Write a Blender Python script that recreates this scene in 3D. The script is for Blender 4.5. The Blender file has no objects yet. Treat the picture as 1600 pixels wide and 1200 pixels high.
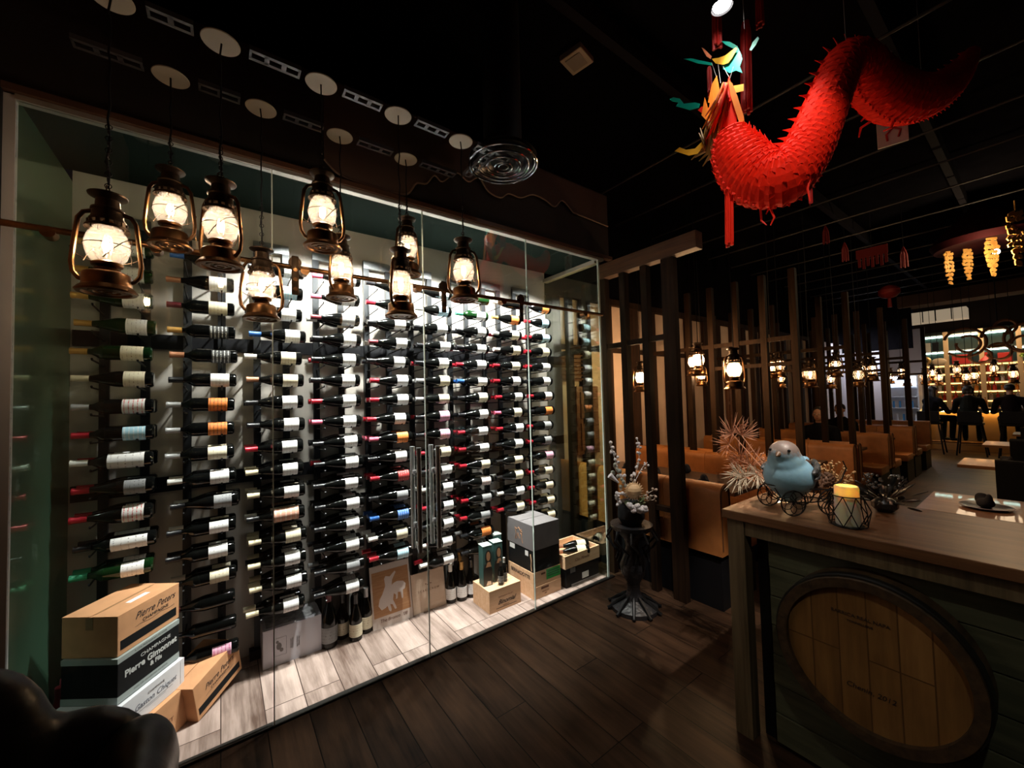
import bpy, bmesh, math, random
from mathutils import Vector, Matrix, Euler
random.seed(7)
PI = math.pi
C = bpy.context.scene.collection
SC = bpy.context.scene

# ------------------------------------------------------------------ camera
V1 = (1640., 600.); V2 = (345., 634.); CAM_H = 1.6
FPX = math.sqrt(-((V1[0]-800)*(V2[0]-800)+(V1[1]-600)*(V2[1]-600)))
_X = Vector((V1[0]-800, V1[1]-600, FPX)).normalized()
_Y = Vector((V2[0]-800, V2[1]-600, FPX)).normalized()
_Z = _X.cross(_Y)
if _Z.y > 0: _Z = -_Z
RIGHT = Vector((_X.x, _Y.x, _Z.x)); DOWN = Vector((_X.y, _Y.y, _Z.y)); FWD = Vector((_X.z, _Y.z, _Z.z))
cam = bpy.data.cameras.new('camera'); camo = bpy.data.objects.new('camera', cam); C.objects.link(camo)
cam.sensor_width = 36; cam.lens = FPX/1600*36; cam.clip_start = 0.05; cam.clip_end = 100
mw = Matrix.Identity(4)
for i in range(3):
    mw[i][0] = RIGHT[i]; mw[i][1] = -DOWN[i]; mw[i][2] = -FWD[i]
mw[0][3] = 0; mw[1][3] = 0; mw[2][3] = CAM_H
camo.matrix_world = mw
SC.camera = camo

def at(px, py, axis, val):
    """point of the place seen at a photo pixel, on the plane axis=val"""
    d = RIGHT*(px-800) + DOWN*(py-600) + FWD*FPX
    o = Vector((0, 0, CAM_H)); t = (val-o[axis])/d[axis]
    return o + d*t
def cw(lat, D, z):      # sideways / forward distances to world
    return Vector((.593*D+.805*lat, .805*D-.593*lat, z))

# ------------------------------------------------------------------ world, exposure
w = bpy.data.worlds.new('world'); SC.world = w; w.use_nodes = True
w.node_tree.nodes['Background'].inputs[0].default_value = (.55, .65, 1, 1)
w.node_tree.nodes['Background'].inputs[1].default_value = 0.003
vs = SC.view_settings
vs.view_transform = 'Standard'; vs.look = 'None'; vs.gamma = 1; vs.use_curve_mapping = False
vs.exposure = 0.0

def light(kind, name, loc, energy, color=(1, 1, 1), size=.05, target=None, spot=60, blend=.5, parent=None):
    l = bpy.data.lights.new(name, kind); l.energy = energy; l.color = color
    if kind == 'AREA': l.size = size
    else: l.shadow_soft_size = size
    if kind == 'SPOT': l.spot_size = math.radians(spot); l.spot_blend = blend
    o = bpy.data.objects.new(name, l); C.objects.link(o); o.location = loc
    if target is not None:
        o.rotation_euler = (Vector(target)-Vector(loc)).to_track_quat('-Z', 'Y').to_euler()
    if parent: o.parent = parent
    return o
COOL = (1.0, .95, .93); WARM = (1.0, .62, .32); LWARM = (1.0, .80, .60)
# downlights inside the wine cellar
CELLAR_SPOTS = [(.42, 95), (.85, 215), (1.40, 225), (1.95, 180), (2.45, 80)]
for x, e in CELLAR_SPOTS:
    light('SPOT', 'cellar_spot', (x, 2.52, 2.77), e, COOL, .02, (x+.05, 3.08, 1.72), 102, .5)
light('SPOT', 'cellar_spot', (.95, 2.47, 2.78), 170, COOL, .02, (-.05, 2.62, .35), 34, .5)
for x, e in ((.15, 30), (.95, 140), (1.75, 170), (2.45, 130)):
    light('SPOT', 'cellar_downlight', (x, 2.45, 2.80), e, COOL, .02, (x, 2.80, 0), 32, .6)
# room downlights and added fill spots
light('SPOT', 'room_spot', (1.75, -.1, 3.85), 420, (1, .88, .76), .03, (2.38, .96, 1.12), 17, .5)     # bird and fronds on the console
light('SPOT', 'room_spot', (-.1, -.5, 3.85), 50, (1, .90, .66), .05, (2.0, .35, .62), 30, .8)      # unseen fill added to lift the console front
light('SPOT', 'room_spot', (1.0, .9, 3.85), 16, (1, .82, .62), .04, (1.7, 1.55, 0), 34, .8)        # floor by the cellar
light('SPOT', 'room_spot', (3.5, -.6, 3.85), 45, (1, .50, .28), .05, (2.6, .05, 1.04), 30, .9)      # right end of the console top
light('SPOT', 'room_spot', (9.5, 1.0, 3.7), 170, (1, .60, .32), .05, (9.0, .9, 0), 36, .9)
light('SPOT', 'room_spot', (6.6, .6, 3.7), 80, (1, .58, .34), .05, (6.5, .5, 0), 36, .9)
light('SPOT', 'room_spot', (4.3, .4, 3.7), 45, (1, .52, .30), .05, (4.3, .35, .75), 34, .9)
light('SPOT', 'room_spot', (1.9, 1.1, 3.85), 200, (1, .90, .80), .04, (2.48, 1.90, .88), 15, .6)     # unseen spot added to brighten the pedestal flowers
light('SPOT', 'room_spot', (3.9, .9, 3.8), 60, (1, .70, .42), .05, (3.0, 1.7, .75), 26, .8)       # first booth back
light('AREA', 'bar_light', (15.9, 1.0, 3.2), 30, (1, .72, .45), 1.2, (15.9, 1.0, 0))
light('AREA', 'kitchen_light', (13.2, 2.9, 2.9), 14, (.93, .93, 1), .6, (14.0, 3.0, 1.2))
light('POINT', 'doorway_light', (13.6, 2.75, 2.3), 5, (.9, .95, 1), .1)

# ------------------------------------------------------------------ materials
MATS = {}
def nm(m): return m.node_tree.nodes, m.node_tree.links
def mat(name, col, rough=.6, metal=0., spec=.5, var=0., vs_=8., bump=0., bs=60., coat=0., emit=None, es=0., alpha=None, trans=0., coords='Object', stretch=(1, 1, 1)):
    if name in MATS: return MATS[name]
    m = bpy.data.materials.new(name); m.use_nodes = True; MATS[name] = m
    n, l = nm(m); p = n['Principled BSDF']
    p.inputs['Base Color'].default_value = (*col, 1); p.inputs['Roughness'].default_value = rough
    p.inputs['Metallic'].default_value = metal; p.inputs['Specular IOR Level'].default_value = spec
    p.inputs['Coat Weight'].default_value = coat; p.inputs['Coat Roughness'].default_value = .1
    if trans: p.inputs['Transmission Weight'].default_value = trans
    if emit: p.inputs['Emission Color'].default_value = (*emit, 1); p.inputs['Emission Strength'].default_value = es
    if var or bump:
        tc = n.new('ShaderNodeTexCoord'); mp = n.new('ShaderNodeMapping'); mp.inputs['Scale'].default_value = stretch
        l.new(tc.outputs[coords], mp.inputs[0])
    if var:
        no = n.new('ShaderNodeTexNoise'); no.inputs['Scale'].default_value = vs_; no.inputs['Detail'].default_value = 6
        l.new(mp.outputs[0], no.inputs[0])
        r = n.new('ShaderNodeMapRange'); r.inputs[1].default_value = .3; r.inputs[2].default_value = .7
        r.inputs[3].default_value = 1-var; r.inputs[4].default_value = 1+var*.6
        l.new(no.outputs[0], r.inputs[0])
        mx = n.new('ShaderNodeMix'); mx.data_type = 'RGBA'; mx.blend_type = 'MULTIPLY'; mx.inputs[0].default_value = 1
        mx.inputs[6].default_value = (*col, 1); l.new(r.outputs[0], mx.inputs[7]); l.new(mx.outputs[2], p.inputs['Base Color'])
    if bump:
        nb = n.new('ShaderNodeTexNoise'); nb.inputs['Scale'].default_value = bs; nb.inputs['Detail'].default_value = 4
        l.new(mp.outputs[0], nb.inputs[0]); b = n.new('ShaderNodeBump'); b.inputs['Strength'].default_value = bump
        b.inputs['Distance'].default_value = .01; l.new(nb.outputs[0], b.inputs['Height']); l.new(b.outputs[0], p.inputs['Normal'])
    return m
def wood(name, c1, c2, axis='x', scale=1., rough=.55, coat=0., bump=.3, contrast=1., spec=.35):
    """streaky grain running along an object axis"""
    if name in MATS: return MATS[name]
    m = bpy.data.materials.new(name); m.use_nodes = True; MATS[name] = m
    n, l = nm(m); p = n['Principled BSDF']; p.inputs['Roughness'].default_value = rough; p.inputs['Coat Weight'].default_value = coat; p.inputs['Specular IOR Level'].default_value = spec
    tc = n.new('ShaderNodeTexCoord'); mp = n.new('ShaderNodeMapping')
    s = {'x': (1.2, 22, 22), 'y': (22, 1.2, 22), 'z': (22, 22, 1.2)}[axis]
    mp.inputs['Scale'].default_value = [v*scale for v in s]; l.new(tc.outputs['Object'], mp.inputs[0])
    no = n.new('ShaderNodeTexNoise'); no.inputs['Scale'].default_value = 1.6; no.inputs['Detail'].default_value = 8; no.inputs['Roughness'].default_value = .62
    l.new(mp.outputs[0], no.inputs[0])
    cr = n.new('ShaderNodeValToRGB'); cr.color_ramp.elements[0].position = .5-.2/contrast; cr.color_ramp.elements[1].position = .5+.2/contrast
    cr.color_ramp.elements[0].color = (*c1, 1); cr.color_ramp.elements[1].color = (*c2, 1)
    l.new(no.outputs[0], cr.inputs[0]); l.new(cr.outputs[0], p.inputs['Base Color'])
    b = n.new('ShaderNodeBump'); b.inputs['Strength'].default_value = bump; b.inputs['Distance'].default_value = .004
    l.new(no.outputs[0], b.inputs['Height']); l.new(b.outputs[0], p.inputs['Normal'])
    return m
def planks(name, c1, c2, mortar, width, length, rot, rough=.45, grain=1., contrast=.9):
    """boards laid side by side; long side along y when rot = 90 degrees"""
    m = bpy.data.materials.new(name); m.use_nodes = True; MATS[name] = m
    n, l = nm(m); p = n['Principled BSDF']; p.inputs['Roughness'].default_value = rough; p.inputs['Specular IOR Level'].default_value = .14
    tc = n.new('ShaderNodeTexCoord'); mp = n.new('ShaderNodeMapping'); mp.inputs['Rotation'].default_value = rot
    l.new(tc.outputs['Object'], mp.inputs[0])
    br = n.new('ShaderNodeTexBrick'); br.offset = .37; br.offset_frequency = 3
    br.inputs['Scale'].default_value = 1; br.inputs['Brick Width'].default_value = length; br.inputs['Row Height'].default_value = width
    br.inputs['Mortar Size'].default_value = .0025; br.inputs['Mortar Smooth'].default_value = .1; br.inputs['Bias'].default_value = 0
    br.inputs['Color1'].default_value = (0, 0, 0, 1); br.inputs['Color2'].default_value = (1, 1, 1, 1); br.inputs['Mortar'].default_value = (.5, .5, .5, 1)
    l.new(mp.outputs[0], br.inputs[0])
    # grain, shifted per board
    ad = n.new('ShaderNodeVectorMath'); ad.operation = 'MULTIPLY_ADD'
    l.new(br.outputs['Color'], ad.inputs[0]); ad.inputs[1].default_value = (7, 13, 3); l.new(mp.outputs[0], ad.inputs[2])
    m2 = n.new('ShaderNodeMapping'); m2.inputs['Scale'].default_value = (2.2*grain, 26*grain, 26*grain); l.new(ad.outputs[0], m2.inputs[0])
    no = n.new('ShaderNodeTexNoise'); no.inputs['Scale'].default_value = 1.; no.inputs['Detail'].default_value = 9; no.inputs['Roughness'].default_value = .65
    l.new(m2.outputs[0], no.inputs[0])
    m3 = n.new('ShaderNodeMapping'); m3.inputs['Scale'].default_value = (3, 7, 7); l.new(ad.outputs[0], m3.inputs[0])
    n2 = n.new('ShaderNodeTexNoise'); n2.inputs['Scale'].default_value = 1.; n2.inputs['Detail'].default_value = 3; l.new(m3.outputs[0], n2.inputs[0])
    sm = n.new('ShaderNodeMath'); sm.operation = 'MULTIPLY_ADD'; l.new(no.outputs[0], sm.inputs[0]); sm.inputs[1].default_value = .6
    s2 = n.new('ShaderNodeMath'); s2.operation = 'MULTIPLY'; l.new(n2.outputs[0], s2.inputs[0]); s2.inputs[1].default_value = .45; l.new(s2.outputs[0], sm.inputs[2])
    bw = n.new('ShaderNodeMath'); bw.operation = 'MULTIPLY_ADD'; l.new(br.outputs['Color'], bw.inputs[0]); bw.inputs[1].default_value = .16; l.new(sm.outputs[0], bw.inputs[2])
    cr = n.new('ShaderNodeValToRGB'); cr.color_ramp.elements[0].position = .6-.22*contrast; cr.color_ramp.elements[1].position = .6+.22*contrast
    cr.color_ramp.elements[0].color = (*c1, 1); cr.color_ramp.elements[1].color = (*c2, 1); l.new(bw.outputs[0], cr.inputs[0])
    mx = n.new('ShaderNodeMix'); mx.data_type = 'RGBA'; l.new(br.outputs['Fac'], mx.inputs[0]); l.new(cr.outputs[0], mx.inputs[6]); mx.inputs[7].default_value = (*mortar, 1)
    l.new(mx.outputs[2], p.inputs['Base Color'])
    b = n.new('ShaderNodeBump'); b.inputs['Strength'].default_value = .35; b.inputs['Distance'].default_value = .004
    iv = n.new('ShaderNodeMath'); iv.operation = 'SUBTRACT'; l.new(sm.outputs[0], iv.inputs[0]); l.new(br.outputs['Fac'], iv.inputs[1])
    l.new(iv.outputs[0], b.inputs['Height']); l.new(b.outputs[0], p.inputs['Normal'])
    return m
def glassmat(name, tint=(.93, .97, .94), base=.02, rough=.0, glare_mix=0., ior=1.45):
    """clear pane: see-through with a mirror reflection that grows at grazing angles"""
    m = bpy.data.materials.new(name); m.use_nodes = True; MATS[name] = m
    n, l = nm(m); n.remove(n['Principled BSDF']); out = n['Material Output']
    t = n.new('ShaderNodeBsdfTransparent'); t.inputs[0].default_value = (*tint, 1)
    g = n.new('ShaderNodeBsdfGlossy'); g.inputs['Roughness'].default_value = rough; g.inputs[0].default_value = (1, 1, 1, 1)
    f = n.new('ShaderNodeFresnel'); ge = n.new('ShaderNodeNewGeometry'); mr = n.new('ShaderNodeMapRange')
    mr.inputs[3].default_value = ior; mr.inputs[4].default_value = 1/ior; l.new(ge.outputs['Backfacing'], mr.inputs[0]); l.new(mr.outputs[0], f.inputs[0])
    a = n.new('ShaderNodeMath'); a.operation = 'ADD'; a.use_clamp = True; l.new(f.outputs[0], a.inputs[0]); a.inputs[1].default_value = base
    mx = n.new('ShaderNodeMixShader'); l.new(a.outputs[0], mx.inputs[0])
    if glare_mix:
        d = n.new('ShaderNodeBsdfTranslucent'); d.inputs[0].default_value = (1, .97, .93, 1)
        m2 = n.new('ShaderNodeMixShader'); m2.inputs[0].default_value = glare_mix; l.new(t.outputs[0], m2.inputs[1]); l.new(d.outputs[0], m2.inputs[2])
        l.new(m2.outputs[0], mx.inputs[1])
    else: l.new(t.outputs[0], mx.inputs[1])
    l.new(g.outputs[0], mx.inputs[2]); l.new(mx.outputs[0], out.inputs[0])
    return m
def mirrorpaint(name, col, fac):
    m = bpy.data.materials.new(name); m.use_nodes = True
    n, l = nm(m); p = n['Principled BSDF']; p.inputs['Base Color'].default_value = (*col, 1); p.inputs['Roughness'].default_value = .5
    g = n.new('ShaderNodeBsdfGlossy'); g.inputs['Roughness'].default_value = .02; g.inputs[0].default_value = (.75, .95, .82, 1)
    mx = n.new('ShaderNodeMixShader'); mx.inputs[0].default_value = fac; l.new(p.outputs[0], mx.inputs[1]); l.new(g.outputs[0], mx.inputs[2])
    l.new(mx.outputs[0], n['Material Output'].inputs[0]); return m
def labelmat(name, col, ink=(.08, .07, .07), thr=.56):
    """paper label with broken rows of small print round the bottle"""
    m = bpy.data.materials.new(name); m.use_nodes = True; MATS[name] = m
    n, l = nm(m); p = n['Principled BSDF']; p.inputs['Roughness'].default_value = .6
    tc = n.new('ShaderNodeTexCoord'); mp = n.new('ShaderNodeMapping'); mp.inputs['Scale'].default_value = (9, 16, 16); l.new(tc.outputs['Generated'], mp.inputs[0])
    no = n.new('ShaderNodeTexNoise'); no.inputs['Scale'].default_value = 1.2; no.inputs['Detail'].default_value = 3; l.new(mp.outputs[0], no.inputs[0])
    wv = n.new('ShaderNodeTexWave'); wv.bands_direction = 'X'; wv.inputs['Scale'].default_value = 1.6; l.new(tc.outputs['Generated'], wv.inputs[0])
    mu = n.new('ShaderNodeMath'); mu.operation = 'MULTIPLY'; l.new(no.outputs[0], mu.inputs[0]); l.new(wv.outputs['Fac'], mu.inputs[1])
    cr = n.new('ShaderNodeValToRGB'); cr.color_ramp.elements[0].position = thr-.06; cr.color_ramp.elements[1].position = thr
    cr.color_ramp.elements[0].color = (*col, 1); cr.color_ramp.elements[1].color = (*ink, 1)
    l.new(mu.outputs[0], cr.inputs[0]); l.new(cr.outputs[0], p.inputs['Base Color']); return m

GLASS = glassmat('clear_pane_glass')
SIDEGLASS = glassmat('side_pane_glass', (.86, .93, .84), .07)
GLOBE = glassmat('lantern_globe_glass', (.97, .95, .92), .03, .02, .10)  # clear glass; translucent haze mixed in to imitate the bulb's glare
BULBG = glassmat('bulb_glass', (.98, .97, .95), .0)
BLACK = mat('black_paint', (.007, .007, .009), .6, spec=.2)
BLACKM = mat('black_metal', (.012, .012, .013), .4, .6)
STEEL = mat('brushed_steel', (.62, .63, .64), .38, 1.)
GREYM = mat('grey_galvanised_metal', (.35, .36, .37), .4, 1., var=.25, vs_=20)
BRONZE = mat('aged_bronze', (.21, .105, .045), .33, 1., var=.45, vs_=18)
DBRONZE = mat('dark_bronze', (.055, .035, .022), .42, .9, var=.4, vs_=25)
BOTTLE = mat('dark_bottle_glass', (.003, .0032, .003), .08, spec=.45)
GREENB = mat('green_bottle_glass', (.004, .020, .005), .07, spec=.6)
WHITEW = mat('white_cellar_wall', (.62, .57, .52), .8, var=.12, vs_=2.5, bump=.05)
DARKW = mat('black_wall_paint', (.005, .0047, .006), .9, spec=.0, var=.2)
TAN = mat('tan_leather', (.46, .17, .045), .5, var=.15, vs_=12, bump=.15, bs=120)
CARD = mat('tan_cardboard', (.58, .29, .14), .8, var=.12, vs_=14)
CARDD = mat('brown_packing_tape', (.30, .17, .08), .35)
WHITEC = mat('white_carton', (.68, .68, .72), .7, var=.08, vs_=10)
BLACKC = mat('black_carton', (.008, .009, .010), .6, spec=.12)
GREYC = mat('grey_carton', (.17, .155, .16), .7, var=.1)
PINE = wood('pale_pine', (.68, .40, .22), (.84, .56, .36), 'x', 1.2, .6)
INK = mat('black_ink', (.03, .02, .02), .7)
BINK = mat('brown_ink', (.16, .06, .03), .7)
GINK = mat('silver_ink', (.55, .56, .55), .5)
REDP = mat('red_glossy_paper', (.85, .024, .007), .5, spec=.2)
GOLDP = mat('yellow_card', (.85, .42, .02), .5)
TEALP = mat('teal_card', (.0, .38, .28), .45)
TIMBER = wood('dark_stained_timber', (.010, .0055, .003), (.032, .016, .008), 'z', 1., .7, spec=.1)
TIMBERY = wood('brown_timber_beam', (.045, .018, .008), (.13, .055, .025), 'y', .8)
EMIT_WARM = mat('bulb_filament', (1, .8, .5), .5, emit=(1, .66, .34), es=130)

# ------------------------------------------------------------------ mesh helpers
class MB:
    def __init__(s): s.b = bmesh.new()
    def _new(s, fn):
        n0 = len(s.b.verts); fn(); s.b.verts.ensure_lookup_table(); return s.b.verts[n0:]
    def box(s, c, d, rot=None, bevel=0.):
        r = bmesh.ops.create_cube(s.b, size=1)['verts']
        M = Matrix.Translation(c) @ (Euler(rot).to_matrix().to_4x4() if rot else Matrix.Identity(4)) @ Matrix.Diagonal((d[0], d[1], d[2], 1))
        bmesh.ops.transform(s.b, matrix=M, verts=r)
        if bevel:
            es = list({e for v in r for e in v.link_edges})
            bmesh.ops.bevel(s.b, geom=es, offset=bevel, segments=2, affect='EDGES', profile=.6)
        return s
    def bx(s, x0, x1, y0, y1, z0, z1, bevel=0.):
        return s.box(((x0+x1)/2, (y0+y1)/2, (z0+z1)/2), (abs(x1-x0), abs(y1-y0), abs(z1-z0)), None, bevel)
    def cyl(s, p0, p1, r0, r1=None, seg=16, cap=True):
        p0 = Vector(p0); p1 = Vector(p1); r1 = r0 if r1 is None else r1
        d = p1-p0; q = d.to_track_quat('Z', 'Y').to_matrix().to_4x4()
        r = bmesh.ops.create_cone(s.b, cap_ends=cap, segments=seg, radius1=max(r0, 1e-5), radius2=max(r1, 1e-5), depth=d.length)['verts']
        bmesh.ops.transform(s.b, matrix=Matrix.Translation((p0+p1)/2) @ q, verts=r); return s
    def tube(s, pts, r, seg=8, cyc=False):
        pts = [Vector(p) for p in pts]; n = len(pts); rs = r if isinstance(r, (list, tuple)) else [r]*n
        rings = []; up = Vector((0, 0, 1)); prev = None
        for i, p in enumerate(pts):
            t = (pts[(i+1) % n]-pts[i-1]) if cyc else (pts[min(i+1, n-1)]-pts[max(i-1, 0)])
            t.normalize()
            if prev is None:
                a = t.cross(up)
                if a.length < .1: a = t.cross(Vector((1, 0, 0)))
            else: a = prev - t*prev.dot(t)
            a.normalize(); prev = a; b = t.cross(a)
            rings.append([s.b.verts.new(p+(a*math.cos(2*PI*k/seg)+b*math.sin(2*PI*k/seg))*rs[i]) for k in range(seg)])
        for i in range(n if cyc else n-1):
            A = rings[i]; B = rings[(i+1) % n]
            for k in range(seg): s.b.faces.new((A[k], A[(k+1) % seg], B[(k+1) % seg], B[k]))
        if not cyc:
            s.b.faces.new(rings[0][::-1]); s.b.faces.new(rings[-1])
        return s
    def lathe(s, prof, seg=24, axis='z', o=(0, 0, 0), a0=0., a1=2*PI):
        """prof: (radius, height) pairs"""
        o = Vector(o); full = abs(a1-a0-2*PI) < 1e-6; cols = []
        for k in range(seg if full else seg+1):
            a = a0+(a1-a0)*k/seg; c, sn = math.cos(a), math.sin(a); col = []
            for r, h in prof:
                r = max(r, 1e-5)
                v = (r*c, r*sn, h) if axis == 'z' else ((h, r*c, r*sn) if axis == 'x' else (r*c, h, r*sn))
                col.append(s.b.verts.new(o+Vector(v)))
            cols.append(col)
        m = len(cols)
        for k in range(m if full else m-1):
            A = cols[k]; B = cols[(k+1) % m]
            for i in range(len(prof)-1): s.b.faces.new((A[i], B[i], B[i+1], A[i+1]))
        return s
    def sph(s, c, r, seg=16, rot=None):
        rr = r if isinstance(r, (list, tuple)) else (r, r, r)
        M = Matrix.Translation(c) @ (Euler(rot).to_matrix().to_4x4() if rot else Matrix.Identity(4)) @ Matrix.Diagonal((*rr, 1))
        nv = max(5, seg//2); V = s.b.verts.new; F = s.b.faces.new
        top = V(M @ Vector((0, 0, 1))); bot = V(M @ Vector((0, 0, -1))); rings = []
        for i in range(1, nv):
            z = math.cos(PI*i/nv); q = math.sin(PI*i/nv); rings.append([V(M @ Vector((q*math.cos(2*PI*k/seg), q*math.sin(2*PI*k/seg), z))) for k in range(seg)])
        for k in range(seg):
            k2 = (k+1) % seg; F((top, rings[0][k], rings[0][k2])); F((bot, rings[-1][k2], rings[-1][k]))
            for i in range(nv-2): F((rings[i][k], rings[i+1][k], rings[i+1][k2], rings[i][k2]))
        return s
    def prism(s, pts, n, depth):
        """flat outline pts (3D, in one plane) given thickness along n"""
        n = Vector(n).normalized()*depth; A = [s.b.verts.new(Vector(p)) for p in pts]; B = [s.b.verts.new(Vector(p)+n) for p in pts]
        s.b.faces.new(A); s.b.faces.new(B[::-1]); m = len(A)
        for i in range(m): s.b.faces.new((A[i], B[i], B[(i+1) % m], A[(i+1) % m]))
        return s
    def torus(s, c, R, r, axis='z', seg=24, sseg=8, a0=0, a1=2*PI):
        full = abs(a1-a0-2*PI) < 1e-6; pts = []
        for k in range(seg if full else seg+1):
            a = a0+(a1-a0)*k/seg; x, y = R*math.cos(a), R*math.sin(a)
            v = {'z': (x, y, 0), 'y': (x, 0, y), 'x': (0, x, y)}[axis]; pts.append(Vector(c)+Vector(v))
        return s.tube(pts, r, sseg, full)
def build(s, name, m, parent=None, smooth=False, loc=None, rot=None):
    bmesh.ops.recalc_face_normals(s.b, faces=s.b.faces)
    if smooth:
        for f in s.b.faces: f.smooth = True
        for e in s.b.edges:
            if len(e.link_faces) == 2 and e.calc_face_angle(0) > .6: e.smooth = False
    me = bpy.data.meshes.new(name); s.b.to_mesh(me); s.b.free(); me.materials.append(m)
    o = bpy.data.objects.new(name, me); C.objects.link(o)
    if parent: o.parent = parent
    if loc: o.location = loc
    if rot: o.rotation_euler = rot
    return o
MB.build = build
def tag(o, label, cat, group=None, kind=None):
    o['label'] = label; o['category'] = cat
    if group: o['group'] = group
    if kind: o['kind'] = kind
    return o
def thing(name, label, cat, loc=(0, 0, 0), rotz=0., group=None):
    o = bpy.data.objects.new(name, None); C.objects.link(o); o.location = loc; o.rotation_euler = (0, 0, rotz)
    o.empty_display_size = .05
    return tag(o, label, cat, group)
def struct(o, name=None):
    o['kind'] = 'structure'
    if name: o.name = name
    return o
def dup(root, loc=None, rot=None, label=None, group=None):
    r = root.copy(); C.objects.link(r)
    if loc is not None: r.location = loc
    if rot is not None: r.rotation_euler = rot
    if label: r['label'] = label
    if group: r['group'] = group
    for ch in list(root.children):
        c = ch.copy(); C.objects.link(c); c.parent = r
        for g in ch.children:
            d = g.copy(); C.objects.link(d); d.parent = c
    return r
def text(s, name, m, parent, loc, rot, size, shear=0., align='CENTER', bold=0., sx=1.):
    cu = bpy.data.curves.new(name, 'FONT'); cu.body = s; cu.size = size; cu.align_x = align; cu.align_y = 'CENTER'
    cu.shear = shear; cu.extrude = .0004; cu.offset = bold; cu.resolution_u = 3
    t = bpy.data.objects.new(name, cu); me = bpy.data.meshes.new_from_object(t); bpy.data.objects.remove(t); bpy.data.curves.remove(cu)
    me.materials.clear(); me.materials.append(m)
    o = bpy.data.objects.new(name, me); C.objects.link(o); o.parent = parent; o.location = loc; o.rotation_euler = rot; o.scale = (sx, 1, 1)
    return o
FRONT = (PI/2, 0, 0)       # text facing -y
def remesh(o, vox, smooth=6):
    md = o.modifiers.new('remesh', 'REMESH'); md.mode = 'VOXEL'; md.voxel_size = vox; md.use_smooth_shade = True
    sm = o.modifiers.new('smooth', 'SMOOTH'); sm.iterations = smooth; sm.factor = .5
    return o
ORD = ['top', 'second', 'third', 'fourth', 'fifth', 'sixth', 'seventh', 'eighth', 'ninth', 'tenth', 'eleventh', 'twelfth', 'thirteenth', 'fourteenth', 'fifteenth', 'sixteenth', 'seventeenth', 'eighteenth']


# ================================================================== THE SETTING
FLOOR = planks('dark_floor_boards', (.010, .0055, .0038), (.078, .041, .023), (.004, .003, .002), .185, 1.25, (0, 0, PI/2), .42)
struct(MB().bx(-3, 18, -5, 4.4, -.1, 0).build('floor', FLOOR))
struct(MB().bx(-3, 18, -5, 4.4, 4.1, 4.2).build('ceiling', DARKW))
GY = 2.36                                       # plane of the glass front
FLOORC = planks('pale_cellar_boards', (.10, .062, .048), (.50, .385, .34), (.05, .03, .025), .185, 1.25, (0, 0, PI/2), .5)
struct(MB().bx(-.66, 2.76, 2.375, 3.2, 0, .004).build('floor_cellar', FLOORC))
BW = 3.10                                       # back wall of the cellar
CX0, CX1 = -.65, 2.74
struct(MB().bx(CX0, CX1, BW, BW+.1, 0, 3.37).build('wall_cellar_back', WHITEW))
struct(MB().bx(CX0, CX1, GY+.03, 2.95, 2.84, 2.94).build('ceiling_cellar', mat('green_black_paint', (.010, .018, .0155), .9, spec=.05)))
GREENP = mirrorpaint('green_gloss_panel', (.035, .085, .05), .34)
struct(MB().bx(CX0-.06, CX0, GY, BW+.1, 0, 2.84).build('wall_cellar_left', GREENP))
struct(MB().bx(-.80, -.72, -.5, GY+.9, 0, 4.1).build('wall_left', mat('tan_plaster', (.20, .11, .06), .8, var=.2, vs_=2)))
# header over the glass
struct(MB().bx(CX0-.07, 2.90, GY+.01, GY+.09, 2.87, 3.46).build('wall_header', mat('dark_brown_plaster', (.014, .009, .008), .75, var=.2, vs_=3)))
struct(MB().bx(CX0-.07, 2.90, GY+.09, BW+.1, 3.38, 3.46).build('trim_header_roof', DARKW))
struct(MB().bx(2.82, 2.90, GY+.09, BW+.1, 2.87, 3.38).build('wall_header_side', DARKW))
struct(MB().bx(CX0-.03, 2.90, GY-.03, GY+.02, 2.845, 2.872).build('trim_1', mat('brown_header_trim', (.075, .036, .02), .45)))
struct(MB().bx(CX0, 2.80, GY-.012, GY+.03, 2.822, 2.844).build('trim_2', mat('pale_metal_channel', (.42, .41, .38), .4, .6)))
struct(MB().bx(CX0-.02, 2.80, GY-.015, GY+.02, 0, .012).build('trim_3', mat('dark_threshold', (.03, .028, .025), .4, .5)))
struct(MB().bx(CX0-.11, CX0-.03, GY-.03, GY+.05, 0, 2.87).build('trim_4', BLACK))
struct(MB().bx(CX0-.03, CX0+.002, GY-.006, GY+.02, 0, 2.84).build('trim_5', mat('pale_jamb', (.50, .49, .49), .5)))
# scalloped relief above the glass
sc = [(340, 480), (400, 545), (470, 600), (560, 640), (700, 670), (760, 650), (800, 600), (850, 600), (890, 560), (930, 590), (1000, 545), (1060, 590), (1110, 570), (1160, 640), (1220, 670), (1260, 650), (1320, 670), (1380, 655), (1440, 680), (1490, 715), (1530, 685), (1590, 755)]
pts = [at(400+x/3.2, 100+y/3.2, 1, GY) for x, y in sc]
ol = [Vector((p.x, GY, max(p.z, 2.89))) for p in pts]; outline = []
for i in range(len(ol)-1):
    a, b, c, d = ol[max(i-1, 0)], ol[i], ol[i+1], ol[min(i+2, len(ol)-1)]
    for j in range(5):
        u = j/5; outline.append((b*2+(c-a)*u+(a*2-b*5+c*4-d)*u*u+(b*3-a-c*3+d)*u*u*u)*.5)
outline.append(ol[-1])
outline[-1].x = 2.88
poly = [Vector((outline[0].x, GY, 3.44))] + outline + [Vector((2.88, GY, 3.44))]
sr = struct(MB().prism(poly, (0, -1, 0), .006).build('trim_6', mat('brown_cloud_relief', (.075, .045, .032), .7)))
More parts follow.
